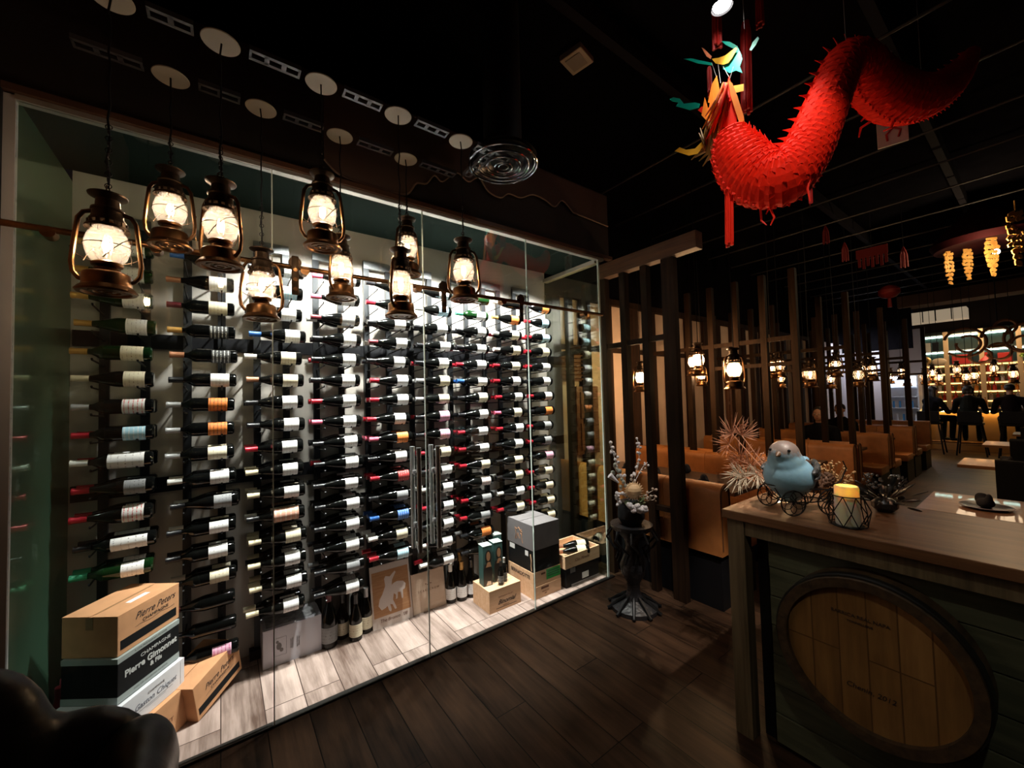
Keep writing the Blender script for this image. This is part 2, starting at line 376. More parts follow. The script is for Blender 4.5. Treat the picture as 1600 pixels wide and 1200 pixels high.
struct(MB().tube([p+Vector((0, -.008, 0)) for p in outline], .006, 6).build('trim_7', mat('brown_cloud_edge', (.22, .15, .11), .6)))

# glass panes
XP = [CX0, .21, 1.04, 1.90, CX1]
PNAMES = ['fixed clear glass pane of the wine cellar front at the far left', 'sliding glass door of the wine cellar, left of the twin steel handles meeting',
          'sliding glass door of the wine cellar, right of the meeting edge at the handles', 'fixed clear glass pane of the wine cellar front beside the corner and cartons']
for i in range(4):
    dy = -.012 if i in (1, 2) else 0
    o = thing('glass_door' if dy else 'fixed_glazing', PNAMES[i], 'glass door' if dy else 'glass panel', ((XP[i]+XP[i+1])/2, GY+dy, .012), 0, None)
    hw = (XP[i+1]-XP[i])/2-.003
    MB().bx(-hw, hw, -.005, .005, 0, 2.81).build('pane', GLASS, o)
    em = mat('glass_edge', (.62, .72, .66), .2, 0, .8)
    if i > 0: MB().bx(-hw-.002, -hw+.003, -.006, .006, 0, 2.81).build('edge', em, o)
    if i in (1, 2):
        hx = (.055 if i == 2 else -.065) + (-hw if i == 2 else hw)
        for sy in (-.05, .05):
            MB().cyl((hx, sy, .67), (hx, sy, 1.30), .015, seg=16).build('handle', STEEL, o, True)
        for hz in (.82, 1.14):
            MB().cyl((hx, -.05, hz), (hx, .05, hz), .008).cyl((hx, -.014, hz), (hx, .014, hz), .02).build('handle_standoff', STEEL, o, True)
o = thing('fixed_glazing', 'side glass pane closing the right end of the wine cellar before the booths', 'glass panel', (CX1, (GY+BW)/2, .012))
MB().bx(-.005, .005, -(BW-GY)/2+.01, (BW-GY)/2, 0, 2.81).build('pane', SIDEGLASS, o)
MB().bx(-.008, .008, -(BW-GY)/2-.0, -(BW-GY)/2+.012, 0, 2.81).build('edge', em, o)
struct(MB().bx(CX1-.02, CX1+.04, GY+.03, BW, 2.80, 2.835).build('trim_8', mat('pale_ceiling_bead', (.40, .36, .30), .6)))
# hanging rail for the sliding doors with strap rollers
r = thing('door_rail', 'bronze sliding door rail running across the whole glass front', 'rail', (0, GY-.04, 2.315))
MB().cyl((CX0-.02, 0, 0), (CX1-.02, 0, 0), .013).build('bar', BRONZE, r, True)
for x in (-.23, .36, 1.65, 2.5, -.55, 1.0):
    MB().cyl((x, -.012, -.012), (x, .04, -.012), .022, seg=20).build('standoff', BRONZE, r, True)
for k, (x, lb) in enumerate([(.312, 'left of the lamp row'), (1.165, 'beside the last lantern'), (1.80, 'near the right corner pane')]):
    s_ = thing('door_hanger', 'dark bronze strap hanger with roller on the sliding rail, '+lb, 'door hanger', (x, GY-.055, 2.315), 0)
    MB().bx(-.017, .017, -.008, .0, -.15, .055, .006).build('strap', DBRONZE, s_, True)
    MB().cyl((0, -.006, .022), (0, .012, .022), .03, seg=20).build('roller', DBRONZE, s_, True)
    for z in (-.12, -.07, -.02): MB().cyl((0, -.014, z), (0, .0, z), .010, seg=12).build('bolt', BRONZE, s_, True)

# ================================================================== RACKS AND BOTTLES
COLX = [-.43+.352*i for i in range(9)]
ROWZ = [2.43-.1372*k for k in range(17)]
HR = BLACK
for z, h in ((1.985, .085), (1.15, .085)):
    struct(MB().bx(CX0+.01, CX1-.01, BW-.02, BW, z-h/2, z+h/2).build('trim_9' if z > 1.5 else 'trim_10', HR))
place = ['far left', 'second from the left', 'third from the left', 'fourth from the left', 'middle', 'fourth from the right', 'third from the right', 'second from the right', 'far right']
peg_me = None
RK = None; RKS = []
for i, x in enumerate(COLX):
    if RK is None:
        RK = thing('wine_rack', 'x', 'wine rack', (x, BW-.03, 0), 0, 'peg racks on the cellar wall')
        for s in (-1, 1): MB().bx(s*.083-.02, s*.083+.02, -.016, .008, .06, 2.66).build('post', mat('dark_steel_post', (.03, .032, .036), .4, .5), RK)
        MB().bx(-.103, .103, -.017, .009, 2.62, 2.68).build('top_bar', GREYM, RK)
        MB().bx(-.13, .13, -.05, .01, 0, .06).build('foot', BLACKM, RK)
        for z in ROWZ[:16]:
            for s in (-1, 1):
                MB().tube([(s*.083, 0, z-.048), (s*.083, -.272, z-.038), (s*.083, -.278, z-.030)], .0045, 6).build('peg', BLACKM, RK, True)
        o = RK
    else: o = dup(RK, (x, BW-.03, 0))
    o['label'] = 'black peg rack with a bottle column, %s on the cellar wall' % place[i]
    cut = {0: 13, 4: 15, 7: 14}.get(i)
    RKS.append((o, cut))
for o, cut in RKS:
    if cut:
        for ch in list(o.children):
            if ch.name.startswith('peg') and ch.data.vertices[0].co.z < ROWZ[cut-1]-.08: bpy.data.objects.remove(ch)

def bottle_mesh(style):
    """bottle lying along x, butt at +x, mouth at -x"""
    if style == 'bord':
        pr = [(0, .150), (.030, .150), (.0375, .143), (.038, .13), (.038, -.030), (.036, -.045), (.024, -.062), (.0155, -.075), (.0142, -.085), (.0138, -.142), (.0155, -.143), (.0155, -.150), (0, -.150)]
    elif style == 'burg':
        pr = [(0, .150), (.034, .150), (.041, .142), (.0415, .12), (.0415, .018), (.039, 0), (.030, -.035), (.021, -.062), (.0155, -.085), (.014, -.10), (.0138, -.142), (.016, -.143), (.016, -.150), (0, -.150)]
    else:
        pr = [(0, .155), (.036, .155), (.044, .145), (.0445, .12), (.0445, .0), (.041, -.025), (.030, -.065), (.019, -.10), (.0165, -.12), (.0165, -.150), (.0175, -.152), (.0175, -.158), (0, -.158)]
    return pr
CAPC = {'r': ('red', (.42, .015, .03)), 'p': ('pink', (.70, .12, .20)), 'd': ('wine red', (.13, .012, .02)), 'k': ('black', (.010, .010, .012)), 'w': ('white', (.75, .74, .70)),
        'c': ('cream', (.70, .62, .42)), 'o': ('gold', (.55, .30, .08)), 'u': ('copper', (.50, .22, .12)), 's': ('silver', (.42, .42, .43)), 'b': ('blue', (.03, .12, .42)), 'g': ('green', (.04, .30, .16))}
LABC = {'W': ('white', (.90, .88, .88), (.25, .23, .23)), 'C': ('cream', (.78, .70, .52), (.22, .10, .06)), 'S': ('grey', (.28, .28, .29), (.06, .06, .06)), 'O': ('orange', (.80, .22, .04), (.12, .04, .02)),
        'B': ('blue', (.06, .18, .55), (.4, .5, .7)), 'L': ('light blue', (.42, .68, .82), (.85, .85, .85)), 'R': ('red', (.45, .04, .04), (.8, .7, .65)), 'P': ('pink', (.75, .42, .55), (.5, .05, .2)),
        'K': ('black and white', (.04, .04, .04), (.85, .85, .85)), 'Q': ('white and red', (.80, .76, .74), (.6, .04, .04)), 'T': ('salmon', (.70, .36, .26), (.8, .7, .6)), 'N': ('no', None, None)}
_bm = {}
def bottle_parts(style, glassm):
    if (style, glassm.name) in _bm: return _bm[(style, glassm.name)]
    ob = MB().lathe(bottle_mesh(style), 20, 'x').build('wine_bottle', glassm, None, True); me = ob.data; bpy.data.objects.remove(ob)
    _bm[(style, glassm.name)] = me; return me
def cap_mesh(code, style):
    k = ('cap', code, style)
    if k in _bm: return _bm[k]
    r = .0185 if style == 'cham' else .0165; e = -.1585 if style == 'cham' else -.1512
    if style == 'cham': pr = [(0, e-.002), (r, e-.002), (r+.001, e+.02), (r, e+.04), (.0215, e+.06), (.0285, e+.085)]
    else: pr = [(0, e), (r, e), (r, e+.010), (r-.0012, e+.012), (r-.001, e+.062)]
    m = mat('capsule_'+CAPC[code][0].replace(' ', '_'), CAPC[code][1], .3, .25 if code in 'srobu' else 0)
    ob = MB().lathe(pr, 18, 'x').build('capsule', m, None, True); me = ob.data; bpy.data.objects.remove(ob); _bm[k] = me; return me
def lab_mesh(code, style, long=False):
    k = ('lab', code, style, long)
    if k in _bm: return _bm[k]
    r = {'bord': .0387, 'burg': .0422, 'cham': .0451}[style]
    x0, x1 = (-.02 if long else .030), .116
    if style != 'bord' and not long: x0 = .035
    pr = [(r-.001, x0), (r, x0+.0005), (r, x1-.0005), (r-.001, x1)]
    m = labelmat('label_'+LABC[code][0].replace(' ', '_'), LABC[code][1], LABC[code][2], .50 if code in 'KPLTOQB' else .58) if 'label_'+LABC[code][0].replace(' ', '_') not in MATS else MATS['label_'+LABC[code][0].replace(' ', '_')]
    ob = MB().lathe(pr, 22, 'x', a0=PI*.62, a1=PI*1.75).build('label', m, None, True); me = ob.data; bpy.data.objects.remove(ob); _bm[k] = me; return me
def bottle(cap, lab, style, loc, rot, label, group, long=False, glassm=None, cat='wine bottle', scale=1.):
    root = bpy.data.objects.new('wine_bottle', bottle_parts(style, glassm or BOTTLE)); C.objects.link(root)
    root.location = loc; root.rotation_euler = rot; root.scale = (scale,)*3
    tag(root, label, cat, group)
    for nme, me in (('capsule', cap_mesh(cap, style)), ('label', lab_mesh(lab, style, long) if lab != 'N' else None)):
        if me is None: continue
        c = bpy.data.objects.new(nme, me); C.objects.link(c); c.parent = root
    return root
# one string per column, top row first: capsule+label, '--' = empty peg
RACK = [
 'oW oW oW oW oC cC sQ rL wW rS rQ kW gW -- -- -- --'.split(),
 'bN uW dC oK uK kW sO sO sC wW kS kW kW kC dN kN pP'.split(),
 'kW sL kW bW wC uC kW kW rW cW cW kT cC cW cW cW --'.split(),
 'pW pW dS kW kW kW rW pW kW kW kW kW kW kW kS kW --'.split(),
 'kN rW kW dW kW rW rW rW pO kW rR kS bB wC rL -- --'.split(),
 'kW wL kW kW kW sC sC kP kP rC kW wW rW kW wW wW --'.split(),
 'gN gW kW kW rW bW kC kW rW rW rC kQ rS rS kO kW --'.split(),
 'wN oO wC wC rC rW rW pC rW kW kC kC wW rC -- -- --'.split(),
 'kO rL rL rC rW kW rQ kO rS rS kP rC rC rC pC rC --'.split(),
]
styles = {0: 'bord', 1: 'bord', 2: 'burg', 3: 'burg', 4: 'burg', 5: 'burg', 6: 'bord', 7: 'burg', 8: 'bord'}
COLN = ['leftmost', 'second', 'third', 'fourth', 'middle', 'sixth', 'seventh', 'eighth', 'rightmost']
nb = 0
for i, col in enumerate(RACK):
    for k, cd in enumerate(col):
        if cd == '--': continue
        st = styles[i]
        if random.random() < .25: st = 'burg' if st == 'bord' else 'bord'
        if i in (2, 3, 4): st = 'burg'
        long = (i, k) in ((0, 8), (2, 11), (0, 11))
        z = ROWZ[k]+(.006 if st != 'bord' else .003)
        gm = GREENB if (i == 0 and k < 5) or cd[0] == 'g' else BOTTLE
        x = COLX[i]+random.uniform(-.012, .012)
        tilt = random.uniform(-.012, .02)
        where = '%s row, %s column' % (ORD[k], COLN[i])
        cap_, lab_ = CAPC[cd[0]][0], LABC[cd[1]][0]
        depths = [0]
        if k >= 2 and not (i == 0 and k < 6) and not (i == 1 and k < 8) and not (i == 2 and k < 6) and (i, k) not in ((1, 14), (1, 15), (1, 16)): depths.append(1)
        if k >= 8 and i in (2, 3, 4, 6) and k < 15: depths.append(2)
        for d in depths:
            y = BW-.03-.255+.088*d-.0
            c2 = cd if d == 0 or random.random() < .75 else random.choice(['kW', 'rW', 'wC', 'sW'])
            xx = x+(random.uniform(-.01, .01) if d else 0)
            lb = ('%s bottle, %s capsule, %s label, %s' if d == 0 else ('%s bottle behind, ' if d == 1 else '%s rearmost bottle, ')+'%s capsule, %s label, %s') % (
                'green' if gm is GREENB else 'dark', CAPC[c2[0]][0], LABC[c2[1]][0], where)
            bottle(c2[0], c2[1], st, (xx, y, z), (random.uniform(-.35, .35), tilt, random.uniform(-.02, .02)), lb, 'wine bottles lying on the cellar racks', long, gm)
            nb += 1
print('rack bottles', nb)

# standing bottles on the cellar floor
UP = (0, PI/2, 0)
def standing(x, y, z, cap, lab, st, label, scale=1., rz=0., group='bottles standing on the cellar floor', gm=None, cat='wine bottle', face=-.6):
    # butt (+x) turned down, label wrap turned to the room
    return bottle(cap, lab, st, (x, y, z+(.155 if st == 'cham' else .150)*scale), Euler((0, PI/2, 0)).to_matrix().to_4x4().to_euler() if False else (face, PI/2, 0), label, group, False, gm, cat, scale)
standing(.575, 2.885, 0, 'd', 'S', 'burg', 'large dark magnum bottle with dull label standing right of the white carton', 1.22)
standing(.668, 2.93, 0, 'k', 'C', 'burg', 'dark bottle with short cream label standing behind, between the magnum and horse print', .98)
standing(.735, 2.85, 0, 'k', 'C', 'burg', 'foremost dark bottle with cream label standing left of the horse print', 1.0)
standing(.818, 2.90, 0, 's', 'C', 'burg', 'dark bottle with silver capsule touching the horse print board', 1.0)
standing(.78, 2.99, 0, 'u', 'N', 'bord', 'tall bottle with orange-red capsule standing behind the others by the horse print', 1.15)
standing(1.468, 2.885, 0, 'w', 'W', 'burg', 'dark bottle with white capsule standing next to the blond lid board', 1.0)
standing(1.555, 2.86, 0, 'o', 'W', 'burg', 'dark bottle with gold capsule standing in the middle left of the pine case', 1.0)
standing(1.642, 2.86, 0, 'k', 'W', 'burg', 'dark bottle with bronze-brown capsule standing against the pine case', .98)
standing(1.52, 2.96, 0, 's', 'N', 'bord', 'dark bottle with silver capsule standing in the back row behind the white capsule one', 1.05)
standing(1.60, 2.97, 0, 'o', 'N', 'burg', 'dark bottle with amber capsule standing in the back row beside the pine case', 1.1)
for k, (x, y) in enumerate([(-.60, 2.94), (-.60, 2.86), (-.60, 2.785), (-.50, 2.94), (-.50, 2.86)]):
    b = standing(x, y, 0, 'p' if k % 2 else 'd', 'N', 'cham', ['bottle with pink foil top standing against the green panel, rearmost', 'bottle with wine red foil top against the green panel, middle one', 'bottle with pink foil top against the green panel, nearest the glass', 'bottle with foil top standing close behind the stacked cartons, rear one', 'bottle with foil top standing close behind the stacked cartons, front one'][k])
print('bottles ok')

# ================================================================== HURRICANE LANTERNS
def make_lantern(name, label, cat, full=True):
    t = thing(name, label, cat)
    S = 28 if full else 14
    # fuel tank with stepped rings underneath
    pr = [(0, -.344), (.012, -.344), (.014, -.348), (.022, -.348), (.024, -.343), (.034, -.343), (.036, -.349), (.046, -.349), (.048, -.344), (.060, -.344), (.064, -.352), (.076, -.352), (.080, -.346),
          (.072, -.335), (.064, -.328), (.063, -.292), (.060, -.286), (.050, -.280), (.030, -.276), (0, -.276)]
    MB().lathe(pr, S).build('fuel_tank', BRONZE, t, True)
    MB().lathe([(.030, -.277), (.034, -.268), (.026, -.262), (.040, -.258), (.042, -.250), (.036, -.244), (.020, -.240), (.0, -.238)], S).build('burner', BRONZE, t, True)
    MB().lathe([(.036, -.248), (.050, -.228), (.058, -.200), (.058, -.175), (.050, -.150), (.040, -.132), (.038, -.126)], S).build('globe', GLOBE, t, True)
    # cap with a ring of vent holes
    MB().lathe([(.058, -.131), (.057, -.124), (.050, -.118)], S).lathe([(.050, -.108), (.047, -.098), (.042, -.090), (.040, -.070), (.044, -.066), (.043, -.060), (.033, -.056), (.031, -.028), (.036, -.024), (.050, -.016), (.052, -.011), (.034, -.005), (.010, -.002), (.0, -.002)], S).build('chimney_cap', DBRONZE, t, True)
    v = MB()
    for k in range(14):
        a = 2*PI*k/14; v.box((.0495*math.cos(a), .0495*math.sin(a), -.113), (.004, .011, .014), (0, 0, a))
    v.build('vent_ring', DBRONZE, t)
    for s in (-1, 1):
        pts = [(s*.050, 0, -.315), (s*.070, 0, -.306), (s*.084, 0, -.285), (s*.088, 0, -.25), (s*.080, 0, -.16), (s*.073, 0, -.10), (s*.060, 0, -.078), (s*.038, 0, -.070)]
        MB().tube(pts, .0072, 10 if full else 6).build('side_tube', BRONZE, t, True)
    if full:
        for sg, ph in ((1, 0), (-1, 0), (1, PI/2), (-1, PI/2)):
            pts = []
            for k in range(13):
                u = k/12.; a = ph+sg*(u-.5)*PI*.95; z = -.244+.085*math.sin(u*PI)
                r = .061; pts.append((r*math.cos(a), r*math.sin(a), z))
            MB().tube(pts, .0015, 5).build('guard_wire', DBRONZE, t, True)
        MB().torus((0, 0, -.190), .0615, .0014, 'z', 28, 5).build('guard_wire', DBRONZE, t, True)
        pts = [(math.cos(a)*.092, .02*math.sin(a), -.20-.045*math.sin(a)) for a in [PI*k/12 for k in range(13)]]
        MB().tube(pts, .0018, 5).build('bail_wire', DBRONZE, t, True)
        MB().torus((0, 0, .010), .016, .002, 'x', 16, 6).build('hanging_ring', DBRONZE, t, True)
    b = MB().lathe([(0, -.222), (.012, -.220), (.024, -.205), (.028, -.188), (.024, -.168), (.014, -.150), (.013, -.130)], 16).build('bulb', BULBG, t, True)
    f = MB()
    for k in range(4):
        a = PI/2*k
        f.tube([(.009*math.cos(a), .009*math.sin(a), -.165), (.012*math.cos(a+.3), .012*math.sin(a+.3), -.188), (.008*math.cos(a+.6), .008*math.sin(a+.6), -.208)], .0016, 5)
    f.build('filament', EMIT_WARM, b)
    MB().cyl((0, 0, -.130), (0, 0, -.100), .014).build('socket', BRONZE, t, True)
    return t
LP = 1.9
lan = make_lantern('hurricane_lantern', 'x', 'lantern')
def cord(parent, L):
    pts = []; n = max(6, int(L/.05))
    for k in range(n+1):
        pts.append((.003*math.sin(k*2.3), .003*math.cos(k*1.7), .018+(L-.018)*k/n))
    c = MB().tube(pts, .0035, 6).build('cord', BLACK, parent, True)
    ch = MB(); nl = int(min(L*.35, .28)/.022)
    for k in range(nl): ch.torus((0, 0, .024+k*.021), .009, .0016, 'x' if k % 2 else 'y', 10, 5)
    ch.build('chain', BLACKM, parent, True)['kind'] = 'stuff'
ZC = 3.05
# (disc px, lantern px top y, bottom y, row plane, turn, label)
DISC = mat('pale_ceiling_disc', (.38, .34, .27), .55, 0)
front = [((172, 3), 163, 460, 'o', .15, 'large hurricane lantern at the far left of the row, nearest the camera'),
         ((345, 70), 346, 420, 'o', -.5, 'hurricane lantern third from the left, in the row nearer the camera'),
         ((502, 130), 505, 390, 'o', .1, 'hurricane lantern hanging high in the middle of the nearer row'),
         ((622, 180), 628, 497, 'o', .9, 'low hurricane lantern turned side-on, seen before a smaller one'),
         ((720, 218), 727, 471, 'o', -.1, 'hurricane lantern at the right end of the row by the round vent'),
         ((267, 124), 265, 388, 'i', .0, 'hurricane lantern second from the left, hanging close to the glass'),
         ((408, 168), 411, 501, 'i', .05, 'lowest hurricane lantern close to the glass, before the pane edge'),
         ((531, 211), 531, 468, 'i', .9, 'hurricane lantern turned side-on close to the glass, right of the middle one'),
         ((634, 246), 641, 432, 'i', .6, 'small looking hurricane lantern farthest back, half behind a lower lantern')]
first = True; ends = {'o': [], 'i': []}
for (dx, dy), lx, yb, row, rz, lb in front:
    Y = 1.905 if row == 'o' else 2.235
    d = at(dx, dy, 2, ZC); d.y = Y
    px_at = at(dx, dy, 1, Y); d.x = px_at.x
    zb = at(lx, yb, 1, Y).z+.004
    top = zb+.352
    o = lan if lb.startswith('small looking') else dup(lan, None)
    o.location = (d.x, Y, top); o.rotation_euler = (0, 0, rz-.25); o['label'] = lb; o['group'] = 'hurricane lanterns hanging before the cellar'
    fin = o
    cord(o, ZC-top)
    MB().lathe([(0, 0), (.064, 0), (.066, .003), (.064, .006), (0, .006)], 32).build('canopy', DISC, o, True, loc=(0, 0, ZC-top))
    light('POINT', 'lantern_light', (0, 0, -.186), LP, LWARM, .012, parent=o)
    ends[row].append(d.x)
# slotted channels carrying the discs
def channel(x0, x1, y, z, label):
    t = MB(); h = .021
    for s in (-1, 1): t.bx(x0, x1, y+s*h-.007, y+s*h+.007, z, z+.004)
    n = max(2, int((x1-x0)/.055))
    for k in range(n+1):
        x = x0+(x1-x0)*k/n; t.bx(max(x0, x-.009), min(x1, x+.009), y-h, y+h, z, z+.0035)
    for s in (-1, 1): t.bx(x0, x1, y+s*.028-.001, y+s*.028+.001, z, z+.02)
    o = t.build('slotted_channel', mat('channel_steel', (.13, .13, .14), .5, .6), None)
    tag(o, label, 'metal channel', 'slotted channels holding the lanterns'); return o
def run(xs, y, lab):
    xs = sorted(xs); names = ['first', 'second', 'third', 'fourth', 'fifth', 'sixth']
    seg = [(xs[0]-.30, xs[0]-.09)]+[(xs[i]+.095, xs[i+1]-.085) for i in range(len(xs)-1)]+[(xs[-1]+.095, xs[-1]+.33)]
    for k, (a, b) in enumerate(seg): channel(a, b, y, ZC+.004, 'slotted steel channel, %s from the left in the %s run above the lanterns' % (names[k], lab))
run(ends['o'], 1.905, 'nearer'); run(ends['i'], 2.235, 'farther')
cb = channel(-.15, .15, 0, 0, 'short slotted steel channel running crosswise beside the round vent'); cb.location = (1.30, 2.06, ZC+.012); cb.rotation_euler = (0, 0, PI/2)
# round ceiling diffuser
v = thing('air_vent', 'round chrome air diffuser of stepped rings hanging above the lanterns', 'air vent', (1.425, 1.965, ZC+.005))
CHR = mat('dark_chrome', (.30, .30, .32), .12, 1.)
MB().lathe([(.212, .05), (.150, .045), (.10, .04), (.0, .03)], 40).build('back_cone', mat('vent_black', (.01, .01, .011), .5, spec=.2), v, True)
for k, (rr_, zz, th) in enumerate([(.212, .004, .007), (.198, .012, .003), (.160, -.004, .006), (.148, .006, .003), (.108, -.010, .006), (.097, .0, .003), (.056, -.012, .005), (.03, -.008, .003)]):
    MB().torus((0, 0, zz), rr_, th, 'z', 40, 8).build('ring', CHR, v, True)
for rr_, zz in ((.160, -.004), (.108, -.010), (.212, .004)):
    MB().lathe([(rr_, zz), (rr_-.014, zz+.012), (rr_-.03, zz+.03)], 40).build('ring_flange', mat('vent_dark_grey', (.05, .05, .055), .3, .7), v, True)
MB().lathe([(.20, .04), (.12, .12), (.12, 1.09)], 32).build('duct', BLACK, v, True)

# ================================================================== CARTONS AND CASES
def carton(name, label, cat, loc, rotz, w, d, h, m, lid=None, flapgap=True, group=None, tilt=None):
    """local x along the printed front, y into the depth, z up; origin at front-left-bottom corner"""
    t = thing(name, label, cat, loc, rotz, group)
    if tilt: t.rotation_euler = (tilt[0], tilt[1], rotz)
    MB().bx(0, w, 0, d, 0, h-.004, .003).build('body', m, t)
    if flapgap:
        MB().bx(0, w, 0, d/2-.0015, h-.004, h).build('flap', m, t)
        MB().bx(0, w, d/2+.0015, d, h-.004, h+.0015).build('flap', m, t)
    return t
RZ = math.atan2(.805, .593)
def txt(s, t, x, z, size, m=INK, name='lettering', **k): return text(s, name, m, t, (x, -.0008, z), FRONT, size, **k)
def script_logo(t, x, z, sc=1., m=BINK):
    txt('Pierre Peters', t, x, z+.012*sc, .043*sc, m, shear=.45, sx=.92)
    txt('CHAMPAGNE', t, x, z-.020*sc, .019*sc, m, sx=1.2)
    o = MB().tube([(x-.105*sc+.21*sc*k/14, -.0008, z-.033*sc+.003*math.sin(k*.9)) for k in range(15)], .0005, 4).build('underline', m, t)
n0 = cw(-1.715, 1.700, 0)
c = carton('wine_carton', 'tan cardboard carton at the very bottom of the left stack, partly hidden', 'carton', cw(-1.69, 1.76, .004), RZ, .32, .245, .186, CARD, group='cartons stacked at the left of the cellar')
txt('VALLET', c, .17, .085, .028, BINK, sx=1.1); txt('CHAMPAGNE', c, .17, .055, .012, BINK)
c = carton('wine_carton', 'white carton with thin grey script, second from the bottom of the left stack', 'carton', cw(-1.715, 1.715, .1905), RZ, .36, .27, .128, WHITEC, group='cartons stacked at the left of the cellar')
txt('CHAMPAGNE', c, .20, .095, .013, GREYC, sx=1.1); txt('Gaston Chiquet', c, .20, .066, .034, mat('grey_ink', (.13, .14, .18), .6), shear=.3)
MB().bx(.11, .29, -.0006, 0, .043, .0445).bx(.15, .25, -.0006, 0, .036, .037).build('underline', GREYC, c)
for x in (.028, .335): MB().bx(x, x+.0015, -.0006, 0, .01, .118).build('border_line', GREYC, c)
c = carton('wine_carton', 'black carton with silver Champagne lettering, second from the top of the left stack', 'carton', cw(-1.737, 1.752, .3205), RZ, .315, .245, .195, BLACKC, flapgap=False, group='cartons stacked at the left of the cellar')
c['label'] = 'black carton with silver lettering and grey bands, second from the top of the left stack'
GB = mat('grey_green_band', (.30, .34, .33), .5)
MB().bx(-.001, .316, -.001, .246, .003, .032).build('lower_band', GB, c); MB().bx(-.001, .316, -.001, .246, .172, .1945).build('upper_band', GB, c)
txt('CHAMPAGNE', c, .185, .143, .021, GINK, sx=1.25); txt('Pierre Gimonnet', c, .165, .108, .040, GINK, bold=.0012, sx=.98); txt('& Fils', c, .185, .075, .028, GINK, bold=.0008)
txt('AVEC LES VIGNERONS ARTISANS', c, .16, .0185, .009, BLACKC, sx=1.3); txt('A CUIS PRES EPERNAY ET AVIZE', c, .16, .183, .009, BLACKC, sx=1.3)
c = carton('wine_carton', 'tan cardboard carton with dark stripe lying on top of the left stack', 'carton', cw(-1.749, 1.763, .5160), RZ, .318, .245, .175, CARD, group='cartons stacked at the left of the cellar')
MB().bx(.012, .30, -.0008, 0, .022, .062).build('dark_stripe', BLACKC, c)
script_logo(c, .185, .118, 1., INK)
MB().bx(-.001, 0, .108, .14, .12, .174).bx(.02, .30, .115, .13, .175, .1756).build('packing_tape', CARDD, c)
MB().bx(.12, .22, .06, .085, .1752, .176).build('sticker', mat('white_sticker', (.8, .8, .8), .5), c)
# second tan carton, leaning up to the right
c = carton('wine_carton', 'tan cardboard carton on the floor tilted between the stack and the white carton', 'carton', cw(-1.63, 2.06, .005), RZ-.03, .315, .20, .19, CARD, tilt=(0, -.195))
c.rotation_euler = Euler((0, -.195, RZ-.03)); script_logo(c, .165, .115, .95, INK)
MB().bx(.012, .30, -.0008, 0, .025, .062).build('dark_stripe', BLACKC, c)
# white printed carton
c = carton('wine_carton', 'white carton with a framed pictogram standing on the floor under the third rack', 'carton', (.203, 2.872, .001), 0, .325, .205, .228, mat('lilac_white_carton', (.62, .60, .66), .65, var=.06), flapgap=True)
MB().tube([(.055, -.001, .06), (.125, -.001, .06), (.125, -.001, .165), (.055, -.001, .165)], .0009, 4, True).build('print_frame', GREYC, c)
MB().sph((.085, -.0005, .115), (.014, .0008, .022)).sph((.076, -.0005, .142), (.008, .0008, .009)).sph((.098, -.0005, .09), (.01, .0008, .012)).build('pictogram', GREYC, c)
for k in range(9): pass
for k, xx in enumerate((.150, .160, .185, .195)):
    text(['RECOLTANT', 'MANIPULANT', 'BRUT RESERVE', 'GRAND CRU'][k], 'lettering', GREYC, c, (xx, -.001, .11), (PI/2, -PI/2, 0), .010)
MB().bx(.02, .30, .03, .17, .228, .2305).build('picture_print', mat('grey_stone_print', (.42, .42, .44), .6, var=.5, vs_=30), c)
# the two leaning boards
def board(label, x0, w, h, lean, ybase, m, name='wooden_board'):
    t = thing(name, label, 'board', (x0, ybase, .0)); t.rotation_euler = (-lean, 0, 0)
    MB().bx(0, w, 0, .010, .0, h, .0015).build('panel', m, t); return t
PL = wood('blond_wood', (.66, .48, .36), (.78, .60, .46), 'x', .8, .6, bump=.1)
b = board('pale board with a brown print of a leaping animal leaning against the bottles', .855, .292, .418, .20, 2.862, mat('pale_pinkish_card', (.74, .62, .56), .6), 'printed_board')
MB().bx(.012, .280, -.0008, 0, .075, .375).build('print_ground', wood('brown_print_wood', (.38, .16, .06), (.62, .34, .18), 'x', 3, .6, bump=.05, contrast=.6), b)
hs = [(.035, .150), (.055, .118), (.085, .125), (.098, .135), (.108, .100), (.120, .090), (.126, .104), (.118, .140), (.135, .135), (.150, .098), (.163, .100), (.158, .120), (.140, .165), (.150, .205), (.165, .190), (.162, .160), (.175, .165), (.180, .205), (.200, .200), (.205, .155), (.216, .155), (.218, .210), (.235, .215), (.245, .245), (.225, .270), (.180, .280), (.150, .272), (.138, .262), (.145, .30), (.175, .345), (.168, .355), (.130, .325), (.098, .335), (.088, .320), (.092, .270), (.068, .220), (.045, .190)]
MB().prism([(x+.012, -.0008, z) for x, z in hs], (0, -1, 0), .0008).build('animal_shape', mat('pale_print_shape', (.76, .64, .60), .6), b)
text("The Bronco  '08", 'handwriting', BINK, b, (.15, -.001, .047), FRONT, .030, shear=.25)
b = board('plain blond wooden lid board leaning right of the animal print', 1.153, .272, .285, .17, 2.872, PL)
text('S C A R E C R O W', 'lettering', BINK, b, (.136, -.001, .150), FRONT, .021)
e = MB()
for dx, dz in ((-.022, .195), (-.008, .188), (.006, .198), (.02, .192), (0, .205)): e.sph((.136+dx, -.0005, dz), (.006, .0008, .004), 8)
e.build('bird_emblem', BINK, b)
